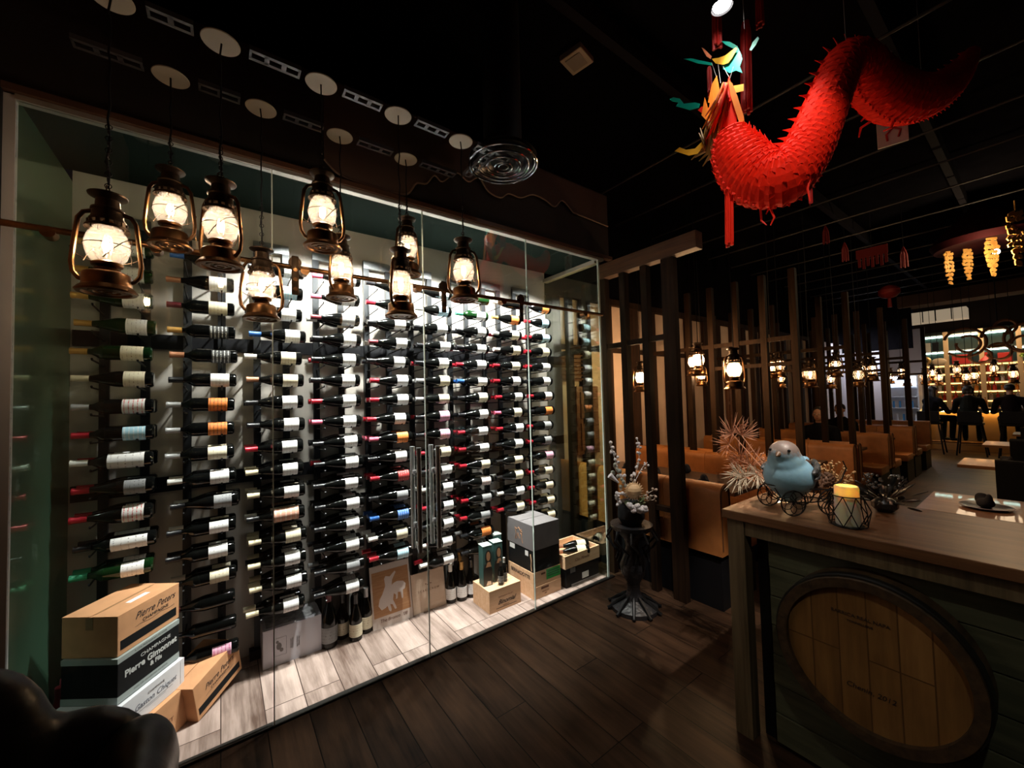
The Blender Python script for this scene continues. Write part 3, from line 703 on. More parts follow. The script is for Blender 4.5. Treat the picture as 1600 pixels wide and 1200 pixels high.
# pine case with gift tubes
def pine(label, x0, y0, z0, w, d, h, name='wooden_case', open_=False, m=None):
    t = thing(name, label, 'wooden case', (x0, y0, z0)); m = m or PINE; th = .012
    MB().bx(0, w, 0, th, 0, h).build('front_board', m, t); MB().bx(0, w, d-th, d, 0, h).build('back_board', m, t)
    MB().bx(0, th, th, d-th, 0, h).build('side_board', m, t); MB().bx(w-th, w, th, d-th, 0, h).build('side_board', m, t)
    MB().bx(th, w-th, th, d-th, 0, .01).build('bottom_board', m, t)
    if not open_: MB().bx(th, w-th, th, d-th, h-.012, h-.002).build('lid', m, t)
    return t
t = pine('pine wine case on the floor carrying two gift tubes and two small bottles', 1.600, 2.525, 0, .292, .235, .168)
txt('NAPOLEON VALLEY', t, .15, .105, .015, BINK); txt('Binomial', t, .155, .066, .046, INK, shear=.5, bold=.0008); txt('CABERNET', t, .15, .035, .012, BINK)
t2 = MB().bx(.06, .25, -.0008, 0, .024, .028).build('underline', INK, t)
def gift(label, x, y):
    t = thing('gift_box', label, 'gift box', (x, y, .167), -.12, 'tall portrait gift boxes on the pine case'); w = .078; h = .30
    TEALB = mat('teal_printed_card', (.05, .13, .12), .45, var=.3, vs_=9)
    MB().bx(-w/2, w/2, -w/2, w/2, 0, h, .002).build('body', TEALB, t)
    MB().bx(-w/2-.001, w/2+.001, -w/2-.001, w/2+.001, h, h+.004).build('lid', mat('pale_mint_lid', (.72, .84, .80), .5), t)
    dk = mat('dark_print', (.018, .015, .014), .5); sk = mat('ochre_print', (.48, .24, .12), .5)
    MB().prism([(-.036, -w/2-.0008, .0), (.037, -w/2-.0008, .0), (.037, -w/2-.0008, .12), (.022, -w/2-.0008, .165), (-.026, -w/2-.0008, .165), (-.036, -w/2-.0008, .12)], (0, -1, 0), .0005).build('dark_field', dk, t)
    MB().prism([(.006+.027*math.cos(a), -w/2-.0012, .215+.055*math.sin(a)) for a in [2*PI*k/20 for k in range(20)]], (0, -1, 0), .0005).build('dark_oval', dk, t)
    MB().prism([(.006+.016*math.cos(a), -w/2-.0020, .222+.035*math.sin(a)) for a in [2*PI*k/20 for k in range(20)]], (0, -1, 0), .0005).build('ochre_oval', sk, t)
    MB().prism([(-.016, -w/2-.0020, .142), (.030, -w/2-.0020, .142), (.020, -w/2-.0020, .178), (-.002, -w/2-.0020, .178)], (0, -1, 0), .0005).build('ochre_panel', sk, t)
    MB().prism([(-.015, -w/2-.0014, .006), (.030, -w/2-.0014, .006), (.024, -w/2-.0014, .032), (-.002, -w/2-.0014, .036)], (0, -1, 0), .0005).build('pale_panel', mat('pale_print', (.62, .50, .42), .5), t)
    return t
gift('teal and brown gift box with pale lid on the left of the pine case', 1.655, 2.655); gift('teal and brown gift box with pale lid behind the two small bottles', 1.762, 2.668)
t = gift('gift box with only its pale lid showing, behind the other two beside the grey carton', 1.90, 2.80); t.location = (1.855, 2.815, .0); t.scale = (1, 1, 1.55)
standing(1.742, 2.575, .167, 'k', 'K', 'bord', 'small black bottle on the pine case, left one of two', .58, group='small bottles on the pine case', face=-.4)
standing(1.795, 2.605, .167, 'w', 'K', 'bord', 'small black bottle on the pine case, right one with pale neck', .60, group='small bottles on the pine case', face=-.4)
# stack by the corner
XS, YS = 1.985, 2.475
t = pine('pale pine case with a red stamp at the bottom of the corner stack', XS, YS, 0, .29, .34, .098)
MB().bx(.075, .155, -.0008, 0, .068, .085).build('red_brand', BINK, t); txt('GRAND VIN', t, .12, .048, .014, BINK); txt('2005', t, .12, .03, .012, BINK)
t = pine('pine case with a bright green sticker, second from the bottom of the corner stack', XS, YS+.003, .099, .29, .337, .112)
MB().bx(.135, .288, -.001, 0, .028, .108).build('green_sticker', mat('green_sticker', (.01, .42, .06), .5), t)
for z in (.086, .068, .050): MB().bx(.15, .275, -.0015, -.001, z, z+.008).build('print_line', mat('dark_green_ink', (.0, .12, .03), .5), t)
text('BERNADOTTE', 'lettering', INK, t, (-.0008, .17, .065), (PI/2, 0, -PI/2), .040, bold=.001)
MB().bx(.08, .125, -.0008, 0, .08, .095).build('brown_brand', BINK, t)
t = carton('wine_carton', 'black glossy carton under the grey one in the corner stack', 'carton', (XS+.004, YS+.006, .212), 0, .285, .33, .17, BLACKC)
MB().bx(-.0008, 0, .06, .10, .115, .155).bx(-.0008, 0, .24, .31, .125, .165).build('white_sticker', mat('white_sticker', (.8, .8, .8), .5), t)
MB().tube([(-.0008, .02, .01), (-.0008, .025, .05), (-.0008, .02, .09), (-.0008, .03, .14)], .004, 5).build('gold_print', PINE, t)
t = carton('wine_carton', 'grey carton with golden emblem on top of the corner stack', 'carton', (XS, YS, .383), 0, .285, .345, .20, GREYC, flapgap=True)
MB().bx(.03, .12, .20, .27, .2003, .2012).build('paper_label', mat('white_sticker', (.8, .8, .8), .5), t)
g = MB(); em_ = [(-.05, .045), (-.035, .09), (-.05, .14), (-.02, .13), (.0, .15), (.02, .13), (.045, .12), (.035, .08), (.05, .03)]
g.tube([(-.0008, .18-a, z) for a, z in em_], .0032, 5)
g.tube([(-.0008, .18+.03, .05), (-.0008, .18+.01, .10), (-.0008, .18-.01, .06)], .003, 5).tube([(-.0008, .18-.04, .14), (-.0008, .18-.02, .11), (-.0008, .18-.045, .09)], .003, 5)
g.build('gold_emblem', mat('gold_foil', (.62, .33, .18), .35, .6), t)
# dark carton and open tray at the right end
t = carton('wine_carton', 'black carton with a white sticker under the open pine tray', 'carton', (2.315, 2.455, .0), 0, .40, .30, .165, BLACKC)
MB().bx(.19, .27, -.0008, 0, .035, .085).build('white_sticker', mat('white_sticker', (.8, .8, .8), .5), t)
MB().bx(.05, .11, -.0008, 0, .115, .155).build('grey_sticker', GREYM, t)
MB().bx(.06, .40, -.0010, 0, .0, .022).build('silver_band', GREYM, t)
t = pine('open pine tray holding two bottles on the black carton at the right end', 2.295, 2.44, .168, .42, .33, .105, 'wooden_tray', True)
txt('Clos Mireille', t, .20, .05, .034, BINK, shear=.35)
MB().bx(.012, .408, .012, .318, .040, .045).build('inlay', PINE, t)
bottle('u', 'C', 'burg', (2.47, 2.53, .256), (-.5, 0, -.45), 'bottle with cream label in the open pine tray, front one', 'bottles lying in the pine tray')
bottle('u', 'C', 'burg', (2.56, 2.62, .256), (-.5, 0, -.45), 'bottle with cream label in the open pine tray, rear one', 'bottles lying in the pine tray')
# black boxes behind

# ================================================================== DINING ROOM BEYOND
# far wall behind the booths: pale panels between dark uprights
PANEL = mat('warm_beige_wall', (.62, .47, .37), .85, var=.12, vs_=3)
struct(MB().bx(2.80, 12.3, 3.40, 3.5, 0, 2.84).build('wall_booths', PANEL))
struct(MB().bx(2.80, 18, 3.38, 3.5, 2.84, 4.1).build('wall_upper', DARKW))
struct(MB().bx(2.80, 12.3, 3.34, 3.42, 2.78, 2.86).build('trim_11', TIMBER))
BT = wood('dark_upright_timber', (.014, .009, .007), (.045, .022, .013), 'z', 1., .7, spec=.1)
DOORW = wood('reddish_door_wood', (.10, .04, .018), (.20, .085, .04), 'z', 1.)
k = 0; x = 3.02
while x < 12.2:
    wd = .13 if k % 3 else .17
    o = MB().bx(x, x+wd, 3.345, 3.398, 0, 2.78).build('wall_upright', BT); tag(o, 'dark timber upright on the pale booth wall, number %s counted from the cellar corner' % ORD[k % 18].replace('top', 'first') if k < 18 else 'dark timber upright on the pale booth wall, %s' % ('last but one' if k == 18 else ('last before the white doors' if k == 19 else 'behind the last booth')), 'wall batten', 'dark uprights on the booth wall')
    x += .44 if k % 2 else .52; k += 1
struct(MB().bx(2.85, 12.2, 3.362, 3.399, 2.16, 2.22).build('trim_12', BT))
for k, (x, z0, z1, nm_) in enumerate([(3.62, .9, 1.72, 'reddish carved door panel on the wall behind the first booth'), (5.52, .9, 1.95, 'reddish door panel on the wall behind the second booth'), (7.35, .9, 1.95, 'reddish door panel on the wall behind the third booth')]):
    t = thing('door_panel', nm_, 'wall panel', (x, 3.36, z0)); h = z1-z0
    MB().bx(-.19, .19, 0, .03, 0, h).build('board', DOORW, t)
    for zz in (.05, h/2+.02): MB().bx(-.13, .13, -.012, 0, zz, zz+h/2-.09, .004).build('raised_field', DOORW, t)
t = thing('wooden_shutter', 'small louvred wooden shutter high on the wall beside the first lantern', 'shutter', (3.36, 3.36, 1.78))
MB().bx(-.2, .2, .01, .03, 0, .34).build('board', DOORW, t)
for k in range(7): MB().box((0, 0, .03+k*.048), (.38, .03, .012), (.5, 0, 0)).build('slat', DOORW, t)

# timber slat screens between booths
SX = [2.88, 4.67, 6.42, 8.17, 9.92, 11.6]
BXS = [2.96, 4.67, 6.42, 8.17, 9.92, 11.6]
SN = ['first', 'second', 'third', 'fourth', 'fifth', 'sixth']
for i, x in enumerate(SX):
    t = thing('slatted_screen', 'dark timber slatted screen standing %s' % ['from floor to beam beside the wine cellar corner', 'on the second booth back', 'on the third booth back', 'on the fourth booth back', 'on the fifth booth back', 'farthest away, before the white doors'][i], 'screen', (x, 0, 0))
    ys = [1.56, 1.76, 1.98, 2.20, 2.42, 2.66, 2.90, 3.14] if i == 0 else [1.50, 1.78, 2.06, 2.34, 2.62, 2.90, 3.18]
    z0 = 0 if i == 0 else .90
    for j, y in enumerate(ys):
        wd = .105 if (i == 0 and j == 1) else .06
        if i == 0 and j == 0: continue
        MB().bx(-.03, .03, y-wd/2, y+wd/2, z0, 2.68 if i == 0 else 2.84).build('post', TIMBER, t)
    if i == 0:
        MB().bx(-.055, .04, 1.50, 2.44, 2.68, 2.81, .004).build('beam', TIMBERY, t)
        for y0, z in ((1.76, 2.06), (1.98, 2.055), (2.20, 2.05), (2.42, 2.05), (2.66, 2.05), (2.9, 2.05)): MB().bx(-.02, .02, y0, y0+.22, z-.022, z+.022).build('rail', TIMBER, t)
        MB().bx(-.02, .02, 1.76, 2.20, .66, .70).build('rail', TIMBER, t)
    else:
        MB().bx(-.02, .02, 1.5, 3.2, 2.12, 2.165).build('rail', TIMBER, t)
        MB().bx(-.02, .02, 1.5, 2.34, 1.86, 1.90).build('rail', TIMBER, t)
# booth benches
def rounded_slab(mb, x0, x1, y0, y1, z0, z1):
    """backrest with a rounded top, running along y"""
    r = (x1-x0)/2; xc = (x0+x1)/2; out = [(x0, z0), (x0, z1-r)]
    out += [(xc-r*math.cos(a), z1-r+r*math.sin(a)) for a in [PI*k/8 for k in range(1, 8)]]
    out += [(x1, z1-r), (x1, z0)]
    return mb.prism([(x, y0, z) for x, z in out], (0, 1, 0), y1-y0)
def booth(x, face, label, y0=1.46, y1=3.33, top=.92):
    t = thing('booth_bench', label, 'booth seat', (x, 0, 0), 0, 'booth benches along the wall'); s = face
    a, b = (0, .15) if s > 0 else (-.15, 0)
    n = 4; step = (y1-y0)/n
    for k in range(n):
        o = rounded_slab(MB(), a, b, y0+k*step+.002, y0+(k+1)*step-.002, .40, top).build('back_cushion', TAN, t, True)
    o = MB().tube([(a+.012, y0-.001, .44), (a+.012, y0-.001, top-.09)]+[((a+b)/2-.063*math.cos(q), y0-.001, top-.075+.063*math.sin(q)) for q in [PI*k/8 for k in range(1, 8)]]+[(b-.012, y0-.001, top-.09), (b-.012, y0-.001, .44)], .004, 5).build('piping', mat('dark_piping', (.12, .05, .02), .6), t, True)
    if s > 0: MB().bx(.15, .60, y0, y1, .36, .47, .02).build('seat_cushion', TAN, t, True); MB().bx(0.02, .56, y0+.02, y1, 0, .36).build('base', BLACK, t)
    else: MB().bx(-.60, -.15, y0, y1, .36, .47, .02).build('seat_cushion', TAN, t, True); MB().bx(-.56, -.02, y0+.02, y1, 0, .36).build('base', BLACK, t)
    return t
booth(2.935, 1, 'tan leather booth bench behind the dark posts, nearest the console')
for i in range(1, 5):
    x = BXS[i]
    booth(x-.035, -1, 'tan leather booth bench facing the camera side, %s row from the cellar' % SN[i])
    booth(x+.035, 1, 'tan leather booth bench facing away toward the bar, %s row from the cellar' % SN[i])
booth(11.57, -1, 'tan leather booth bench at the far end before the white doors')
TTOP = wood('warm_table_wood', (.20, .085, .035), (.40, .20, .10), 'y', .8, .3, coat=.3)
DTOP = wood('dark_table_wood', (.05, .028, .018), (.13, .075, .045), 'y', .8, .35)
def booth_table(x, label):
    t = thing('booth_table', label, 'table', (x, 0, 0), 0, 'tables in the booths')
    MB().bx(-.33, .33, 1.62, 3.3, .715, .75, .003).build('table_top', DTOP, t)
    MB().cyl((0, 1.95, .02), (0, 1.95, .715), .035).build('leg', BLACK, t, True); MB().cyl((0, 2.95, .02), (0, 2.95, .715), .035).build('leg', BLACK, t, True)
    MB().bx(-.25, .25, 1.9, 2.0, 0, .02).bx(-.25, .25, 2.9, 3.0, 0, .02).build('foot', BLACK, t)
    return t
mids = [3.83, 5.545, 7.295, 9.045, 10.75]
for i, x in enumerate(mids): booth_table(x, 'dark wood booth table in the %s booth from the cellar' % SN[i])
# folded dark napkins and glasses on the first tables
NAP = mat('black_napkin_cloth', (.012, .012, .015), .9)
def napkin(x, y, z, lb, grp):
    m = MB(); m.sph((0, 0, .03), (.07, .05, .035), 10).sph((.05, .02, .05), (.03, .04, .045), 10).sph((-.04, -.02, .06), (.035, .02, .05), 10)
    o = m.build('folded_napkin', NAP, None, True, loc=(x, y, z)); remesh(o, .012, 3); tag(o, lb, 'napkin', grp); o.location.z = z-.002
for k, (x, y) in enumerate([(3.62, 1.95), (3.62, 2.45), (4.02, 1.85), (4.02, 2.35), (3.66, 2.85)]): napkin(x, y, .75, 'black folded napkin on the first booth table, %s' % ['front on the near side', 'middle of the near side', 'front on the far side', 'middle of the far side', 'by the wall'][k], 'napkins on the booth table')
CLEAR = glassmat('drinking_glass', (.95, .95, .95), .05)
for k, (x, y) in enumerate([(3.8, 1.88), (3.85, 2.4), (5.5, 1.95), (5.6, 2.3)]):
    o = MB().lathe([(0, .002), (.03, .002), (.036, .10), (.033, .10), (.027, .008), (0, .008)], 16).build('water_glass', CLEAR, None, True, loc=(x, y, .7498)); tag(o, 'clear water glass on the %s booth table, %s' % ('first' if k < 2 else 'second', 'nearer the aisle' if k % 2 == 0 else 'nearer the wall'), 'glass', 'water glasses')

# small lanterns over the booths
sl = make_lantern('hanging_lantern', 'x', 'lantern', False)
def small(px, py, axis, val, lb, grp, power=2.2, sc=1., col=WARM, last=False, top=4.1):
    c = at(px, py, axis, val)
    o = sl if last else dup(sl, None)
    o.location = (c.x, c.y, c.z+.19*sc); o['label'] = lb; o['group'] = grp; o.scale = (sc,)*3; o.rotation_euler = (0, 0, random.uniform(-1, 1))
    cc = MB().tube([(.0, 0, 0), (.006, 0, (top-c.z)*.3/sc), (-.004, 0, (top-c.z)*.6/sc), (0, 0, (top-c.z-.19)/sc)], .004, 5).build('cord', BLACK, o, True)
    light('POINT', 'lantern_light', (0, 0, -.186), power, col, .02, parent=o)
    return o
SML = [(1001, 590, 2.72, 'lone hanging lantern above the first booth, right of the flowers', 1.), (1083, 566, 2.3, 'bright hanging lantern of the cluster left of the copper fronds, rear left', .9), (1091, 563, 2.15, 'bright hanging lantern in front of its cluster above the second booth', 1.),
       (1096, 586, 2.55, 'small low hanging lantern of the cluster above the second booth', .85), (1147, 578, 1.80, 'large hanging lantern alone between the posts above the copper fronds', 1.15), (1206, 573, 2.2, 'left lantern of the trio right of the large single lantern', 1.), (1219, 571, 2.15, 'upper right lantern of the trio right of the large single lantern', 1.),
       (1220, 591, 2.3, 'lowest lantern of the trio right of the large single lantern', .9), (1266, 585, 1.95, 'bright hanging lantern above the third booth, front', 1.15), (1257, 584, 2.2, 'hanging lantern just left of the bright one above the third booth', .9), (1306, 571, 1.9, 'high hanging lantern above the fourth booth', 1.1),
       (1298, 592, 2.1, 'low hanging lantern above the fourth booth', 1.), (1341, 586, 1.75, 'hanging lantern before the white doors, lower left', 1.15), (1347, 577, 1.9, 'hanging lantern before the white doors, behind its neighbour', 1.), (1363, 578, 1.7, 'hanging lantern right of the white doors', 1.15)]
for j, (px, py, Y, lb, sc_) in enumerate(SML):
    small(px, py, 1, Y, lb, 'hanging lanterns over the booths', (20, 24, 24, 16, 14, 6)[j] if j < 6 else 1.4, sc_)
BAR = [(1391, 588, 12.0), (1408, 581, 11.5), (1417, 591, 11.8), (1444, 589, 12.2), (1457, 583, 12.4), (1467, 590, 12.3), (1495, 578, 12.5), (1510, 589, 12.0), (1522, 587, 12.4), (1553, 576, 12.4), (1583, 585, 12.2)]
for j, (px, py, X) in enumerate(BAR):
    small(px, py, 0, X, 'glowing hanging lantern before the bar, %s from the left' % ['first', 'second', 'third', 'fourth', 'fifth', 'sixth', 'seventh', 'eighth', 'ninth', 'tenth', 'last'][j], 'hanging lanterns before the bar', 1.6, 1.05, WARM, j == len(BAR)-1)

# end wall with white doors and the bright pass-through
struct(MB().bx(14.0, 14.12, 2.58, 3.40, 0, 2.6).build('wall_far_end', mat('lilac_white_paint', (.62, .60, .66), .7)))
struct(MB().bx(14.0, 14.12, 2.0, 3.40, 2.6, 4.1).build('wall_far_upper', DARKW))
for k, y in enumerate((2.98, )): struct(MB().bx(13.97, 14.0, y-.02, y+.02, 0, 2.6).build('trim_13', TIMBER))
struct(MB().bx(12.3, 14.0, 3.40, 3.5, 0, 2.84).build('wall_booths_far', mat('lilac_white_paint', (.62, .60, .66), .7)))
f = thing('glass_door_fridge', 'bright glass-door fridge with blue-white shelves at the far end left of the bar', 'fridge', (14.6, 2.47, 0))
WE = mat('white_enamel', (.7, .72, .76), .4)
MB().bx(.5, .56, -.42, .42, .0, 1.95).bx(-.0, .5, -.45, -.42, 0, 1.95).bx(0, .5, .42, .45, 0, 1.95).bx(0, .5, -.42, .42, 0, .3).bx(0, .5, -.42, .42, 1.9, 1.95).build('cabinet', WE, f)
for z in (.7, 1.05, 1.35, 1.6): MB().bx(.05, .48, -.41, .41, z, z+.02).build('shelf', WE, f)
for k in range(12):
    MB().cyl((.2, -.35+.06*k, .72+(.35 if k % 2 else .0)), (.2, -.35+.06*k, .90+(.35 if k % 2 else .0)), .022).build('can', mat('blue_tin', (.05, .25, .55), .4) if k % 3 else WE, f, True)
MB().bx(.02, .04, -.40, .40, 1.86, 1.89).build('light_strip', mat('cold_strip_light', (1, 1, 1), .5, emit=(.75, .88, 1), es=60), f)
struct(MB().bx(15.3, 15.4, 2.0, 3.4, 0, 3.2).build('wall_kitchen', mat('lilac_white_paint', (.62, .60, .66), .7)))

# ================================================================== THE BAR
t = thing('bar_counter', 'long bar counter with glowing amber front panels and dark top', 'bar counter', (14.75, 0, 0))
MB().bx(-.1, .75, -1.0, 1.96, 1.00, 1.06).build('counter_top', mat('dark_counter', (.07, .03, .02), .25), t)
MB().bx(.15, .7, -1.0, 1.94, 0, 1.0).build('body', mat('amber_front', (.30, .15, .045), .6), t)
MB().bx(.05, .09, -1.0, 1.94, .965, .995).build('light_strip', mat('amber_strip_light', (1, .7, .3), .5, emit=(1, .62, .18), es=26), t)
MB().cyl((-.02, -1.0, .22), (-.02, 1.95, .22), .02).build('foot_rail', BRONZE, t, True)
bb = thing('back_bar', 'tall back bar shelving with lit cream posts and glass shelves', 'shelving', (16.6, 0, 0))
POSTC = mat('cream_bar_post', (.62, .42, .22), .5)
for y in (2.30, 1.70, 1.05, .42, -.2): MB().bx(-.06, .06, y-.045, y+.045, 0, 3.15).build('post', POSTC, bb)
MB().bx(.35, .4, -.6, 2.35, 0, 3.2).build('back_panel', mat('dark_green_back', (.03, .045, .035), .7), bb)
SHZ = [(3.08, 'c'), (2.62, 'c'), (2.22, 'w'), (1.98, 'w'), (1.72, 'w'), (1.48, 'w'), (1.22, 'w')]
for z, kd in SHZ:
    MB().bx(-.05, .35, -.6, 2.32, z-.018, z).build('shelf', mat('frosted_shelf', (.55, .55, .50), .3), bb)
    MB().bx(.30, .33, -.6, 2.30, z-.05, z-.022).build('light_strip', mat('teal_white_strip', (.8, 1, .9), .5, emit=(.62, .95, .85), es=9) if kd == 'c' else mat('orange_strip', (1, .6, .3), .5, emit=(1, .45, .13), es=5), bb)
t = thing('ceiling_light_box', 'pale tilted light panel with dark ribs above the back bar', 'light panel', (16.2, 1.85, 3.44))
MB().bx(-.15, .35, -.62, .5, -.0, .30).build('panel', mat('pale_box', (.62, .50, .36), .6, emit=(1, .8, .55), es=.25), t)
for y in (-.35, -.05, .2): MB().bx(-.17, -.15, y-.01, y+.01, 0, .3).build('rib', BLACK, t)
struct(MB().bx(13.8, 14.4, -3.0, 2.2, 3.62, 3.9).build('trim_14', mat('brown_soffit', (.07, .032, .013), .7)))
struct(MB().bx(17.2, 17.3, -3.0, 2.4, 0, 4.1).build('wall_bar', mat('bar_wall_brown', (.02, .010, .007), .8)))
# bottles and objects on the back bar
BM = {}
def barb(y, z, h, r, mt, lb, grp, cat='bottle', nme='liquor_bottle'):
    key = (round(h, 2), round(r, 3), mt.name)
    if key not in BM:
        ob = MB().lathe([(0, 0), (r, 0), (r, h*.55), (r*.9, h*.62), (r*.35, h*.75), (r*.33, h), (0, h)], 12).build('liquor_bottle', mt, None, True); BM[key] = ob.data; bpy.data.objects.remove(ob)
    o = bpy.data.objects.new(nme, BM[key]); C.objects.link(o); o.location = (16.68+random.uniform(-.05, .05), y, z); tag(o, lb, cat, grp); return o
cols_ = {'amber': mat('amber_liquor', (.62, .22, .03), .15), 'red': mat('red_liquor', (.50, .04, .02), .2), 'clear': mat('pale_liquor', (.60, .55, .48), .15), 'dark': mat('dark_liquor', (.03, .02, .015), .15), 'green': mat('green_liquor', (.10, .30, .05), .2)}
shelfname = {2: 'third', 3: 'fourth', 4: 'fifth', 5: 'sixth', 6: 'lowest'}
cnt = {}; NTHC = ['first', 'second', 'third', 'fourth', 'fifth', 'sixth', 'seventh', 'eighth', 'ninth', 'tenth', 'eleventh', 'twelfth', 'thirteenth', 'fourteenth', 'fifteenth', 'last']
for si in (3, 4, 5, 6):
    y = 2.2
    while y > -.4:
        cn = random.choice(['amber', 'amber', 'red', 'clear', 'dark', 'red'])
        if abs((y % .63)-.42) > .0:
            h = random.choice([.19, .2, .22]) if si < 6 else random.choice([.2, .22, .24])
            cnt[(cn, si)] = cnt.get((cn, si), 0)+1; barb(y, SHZ[si][0], h, random.choice([.032, .038]), cols_[cn], '%s %s liquor bottle from the left on the %s shelf of the back bar' % (ORD[cnt[(cn, si)]-1].replace('top', 'first'), cn, shelfname[si]), '%s bottles on the %s back bar shelf' % (cn, shelfname[si]))
        y -= random.uniform(.085, .14)
def shelfbox(y, z, w, d, h, m, lb, name='display_box'):
    o = MB().bx(-d/2, d/2, -w/2, w/2, 0, h, .006).build(name, m, None, loc=(16.62, y, z)); tag(o, lb, name.replace('_', ' ')); return o
RB = mat('red_display_box', (.50, .03, .02), .4)
shelfbox(1.42, 2.22, .34, .2, .26, RB, 'wide red display box on the third shelf of the back bar')
shelfbox(.66, 2.22, .24, .2, .24, RB, 'narrower red display box right of the red vase on the back bar')
shelfbox(2.05, 2.62, .12, .1, .26, mat('pale_box2', (.5, .48, .42), .5), 'pale upright tin on the second shelf of the back bar', 'tin')
shelfbox(1.9, 2.62, .12, .1, .26, BLACK, 'black upright tin on the second shelf of the back bar', 'tin')
o = MB().lathe([(0, 0), (.09, 0), (.14, .05), (.07, .16), (.03, .20), (.03, .28), (0, .28)], 20).build('red_vase', RB, None, True, loc=(16.6, .98, 2.22)); tag(o, 'red pear-shaped vase between two red boxes on the back bar', 'vase')
o = MB().torus((0, 0, .14), .10, .045, 'x', 20, 10).build('round_ornament', mat('gold_ornament', (.55, .33, .12), .3, .6), None, True, loc=(16.6, 1.98+.16, 2.215)); tag(o, 'ring-shaped golden ornament at the left of the third back bar shelf', 'ornament')
o = MB().sph((0, 0, .10), (.03, .16, .10), 20).build('display_plate', mat('cream_plate', (.66, .50, .32), .3), None, True, loc=(16.55, 1.84, 2.22)); tag(o, 'cream oval plate leaning on the third shelf of the back bar', 'plate')
LEAFG = mat('lime_foliage', (.28, .42, .04), .6)
for k, y in enumerate((.28, -.05)):
    m = MB(); rr = random.Random(k)
    for j in range(60):
        a = rr.uniform(0, 2*PI); e_ = rr.uniform(-.2, 1); r = .14
        p = Vector((r*math.cos(a)*math.cos(e_)*.7, r*math.sin(a)*math.cos(e_), .12+.1*math.sin(e_)))
        m.box(p, (.05, .03, .006), (rr.uniform(-1, 1), rr.uniform(-1, 1), a))
    o = m.build('leafy_plant', LEAFG, None, loc=(16.55, y, 2.205)); tag(o, 'lime green leafy plant on the back bar, %s' % ('left one' if k == 0 else 'right one'), 'plant'); 
t = thing('bar_screen', 'small blue glowing screen among the bottles at the right of the bar', 'screen', (16.35, .22, 1.60))
MB().bx(-.01, .02, -.10, .10, 0, .15).build('casing', BLACK, t); MB().bx(-.013, -.01, -.09, .09, .012, .14).build('display', mat('blue_display', (.1, .4, .8), .4, emit=(.15, .5, .95), es=2.2), t)
MB().bx(-.01, .02, -.01, .01, -.38, 0).build('stand', BLACK, t)
for k in range(16):
    y = 1.85-k*.18+random.uniform(-.03, .03); lbk = NTHC[k]
    kind = k % 4
    if kind == 3:
        o = MB().lathe([(0, 0), (.05, 0), (.06, .10), (.056, .10), (.046, .005), (0, .005)], 14).build('steel_cup', STEEL, None, True, loc=(15.2, y, 1.06)); tag(o, 'small steel cup on the bar counter, item %s from the left' % lbk, 'cup', 'things on the bar counter')
    else:
        m_ = [cols_['clear'], cols_['amber'], cols_['red']][kind]
        o = MB().lathe([(0, 0), (.035, 0), (.035, .14), (.012, .19), (.012, .26), (0, .26)], 12).build('counter_bottle', m_, None, True, loc=(15.25+random.uniform(-.1, .1), y, 1.06)); tag(o, '%s bottle on the bar counter, item %s from the left' % (['pale', 'amber', 'red'][kind], lbk), 'bottle', 'things on the bar counter')
# carved scroll ornament hanging before the bar
oc = at(1560, 535, 0, 12.6)
t = thing('scroll_ornament', 'brown openwork scroll ornament hanging before the bar at the right', 'hanging ornament', oc)
SW = mat('brown_scroll_wood', (.20, .09, .04), .6)
for (y, z, R, a0, a1) in [(.45, .05, .30, .3, 5.6), (.40, .02, .17, 1, 6.5), (.02, .12, .20, 0, 5.2), (.0, -.18, .16, .5, 6), (-.35, .05, .28, 2, 8), (-.3, -.05, .14, 0, 6), (.25, -.25, .15, 2, 7), (-.1, .30, .14, 0, 5)]:
    MB().torus((0, y, z), R, .028, 'x', 22, 6, a0, min(a1, a0+6.1)).build('scroll', SW, t, True)
MB().cyl((0, 0, .3), (0, 0, 4.08-oc.z), .008).build('rod', BLACK, t)

# tables and chairs in the aisle at the right
def cafe_table(x0, x1, y0, y1, lb):
    t = thing('cafe_table', lb, 'table', ((x0+x1)/2, (y0+y1)/2, 0), 0, 'square tables in the aisle'); hx = (x1-x0)/2; hy = (y1-y0)/2
    MB().bx(-hx, hx, -hy, hy, .715, .75, .003).build('table_top', TTOP, t)
    MB().cyl((0, 0, .02), (0, 0, .715), .035).build('column', BLACK, t, True); MB().cyl((0, 0, 0), (0, 0, .02), .22).build('foot', BLACK, t, True)
cafe_table(3.96, 4.70, -.15, .60, 'warm wood table nearest behind the console at the right')
cafe_table(6.50, 7.15, -.10, .64, 'warm wood table second in the aisle, bright top')
cafe_table(8.85, 9.5, -.10, .62, 'warm wood table third in the aisle')
cafe_table(11.0, 11.6, -.5, .42, 'warm wood table farthest in the aisle near the bar stools')
def cafe_chair(x, y, rz, lb):
    t = thing('dining_chair', lb, 'chair', (x, y, 0), rz, 'black dining chairs in the aisle')
    MB().bx(-.22, .22, -.22, .22, .42, .47, .02).build('seat', BLACK, t)
    rounded_slab(MB(), -.24, -.19, -.21, .21, .47, .92).build('backrest', BLACK, t)
    for sx in (-1, 1):
        for sy in (-1, 1): MB().cyl((sx*.2, sy*.19, 0), (sx*.18, sy*.18, .43), .016).build('leg', BLACK, t)
cafe_chair(5.2, -.05, PI, 'black dining chair behind the nearest aisle table'); cafe_chair(5.95, .12, 0, 'black dining chair before the second aisle table')
cafe_chair(7.75, .12, PI, 'black dining chair behind the second aisle table'); cafe_chair(8.3, .12, 0, 'black dining chair before the third aisle table'); cafe_chair(10.1, .1, PI, 'black dining chair behind the third aisle table')
PLT = mat('dark_plate', (.03, .03, .035), .3)
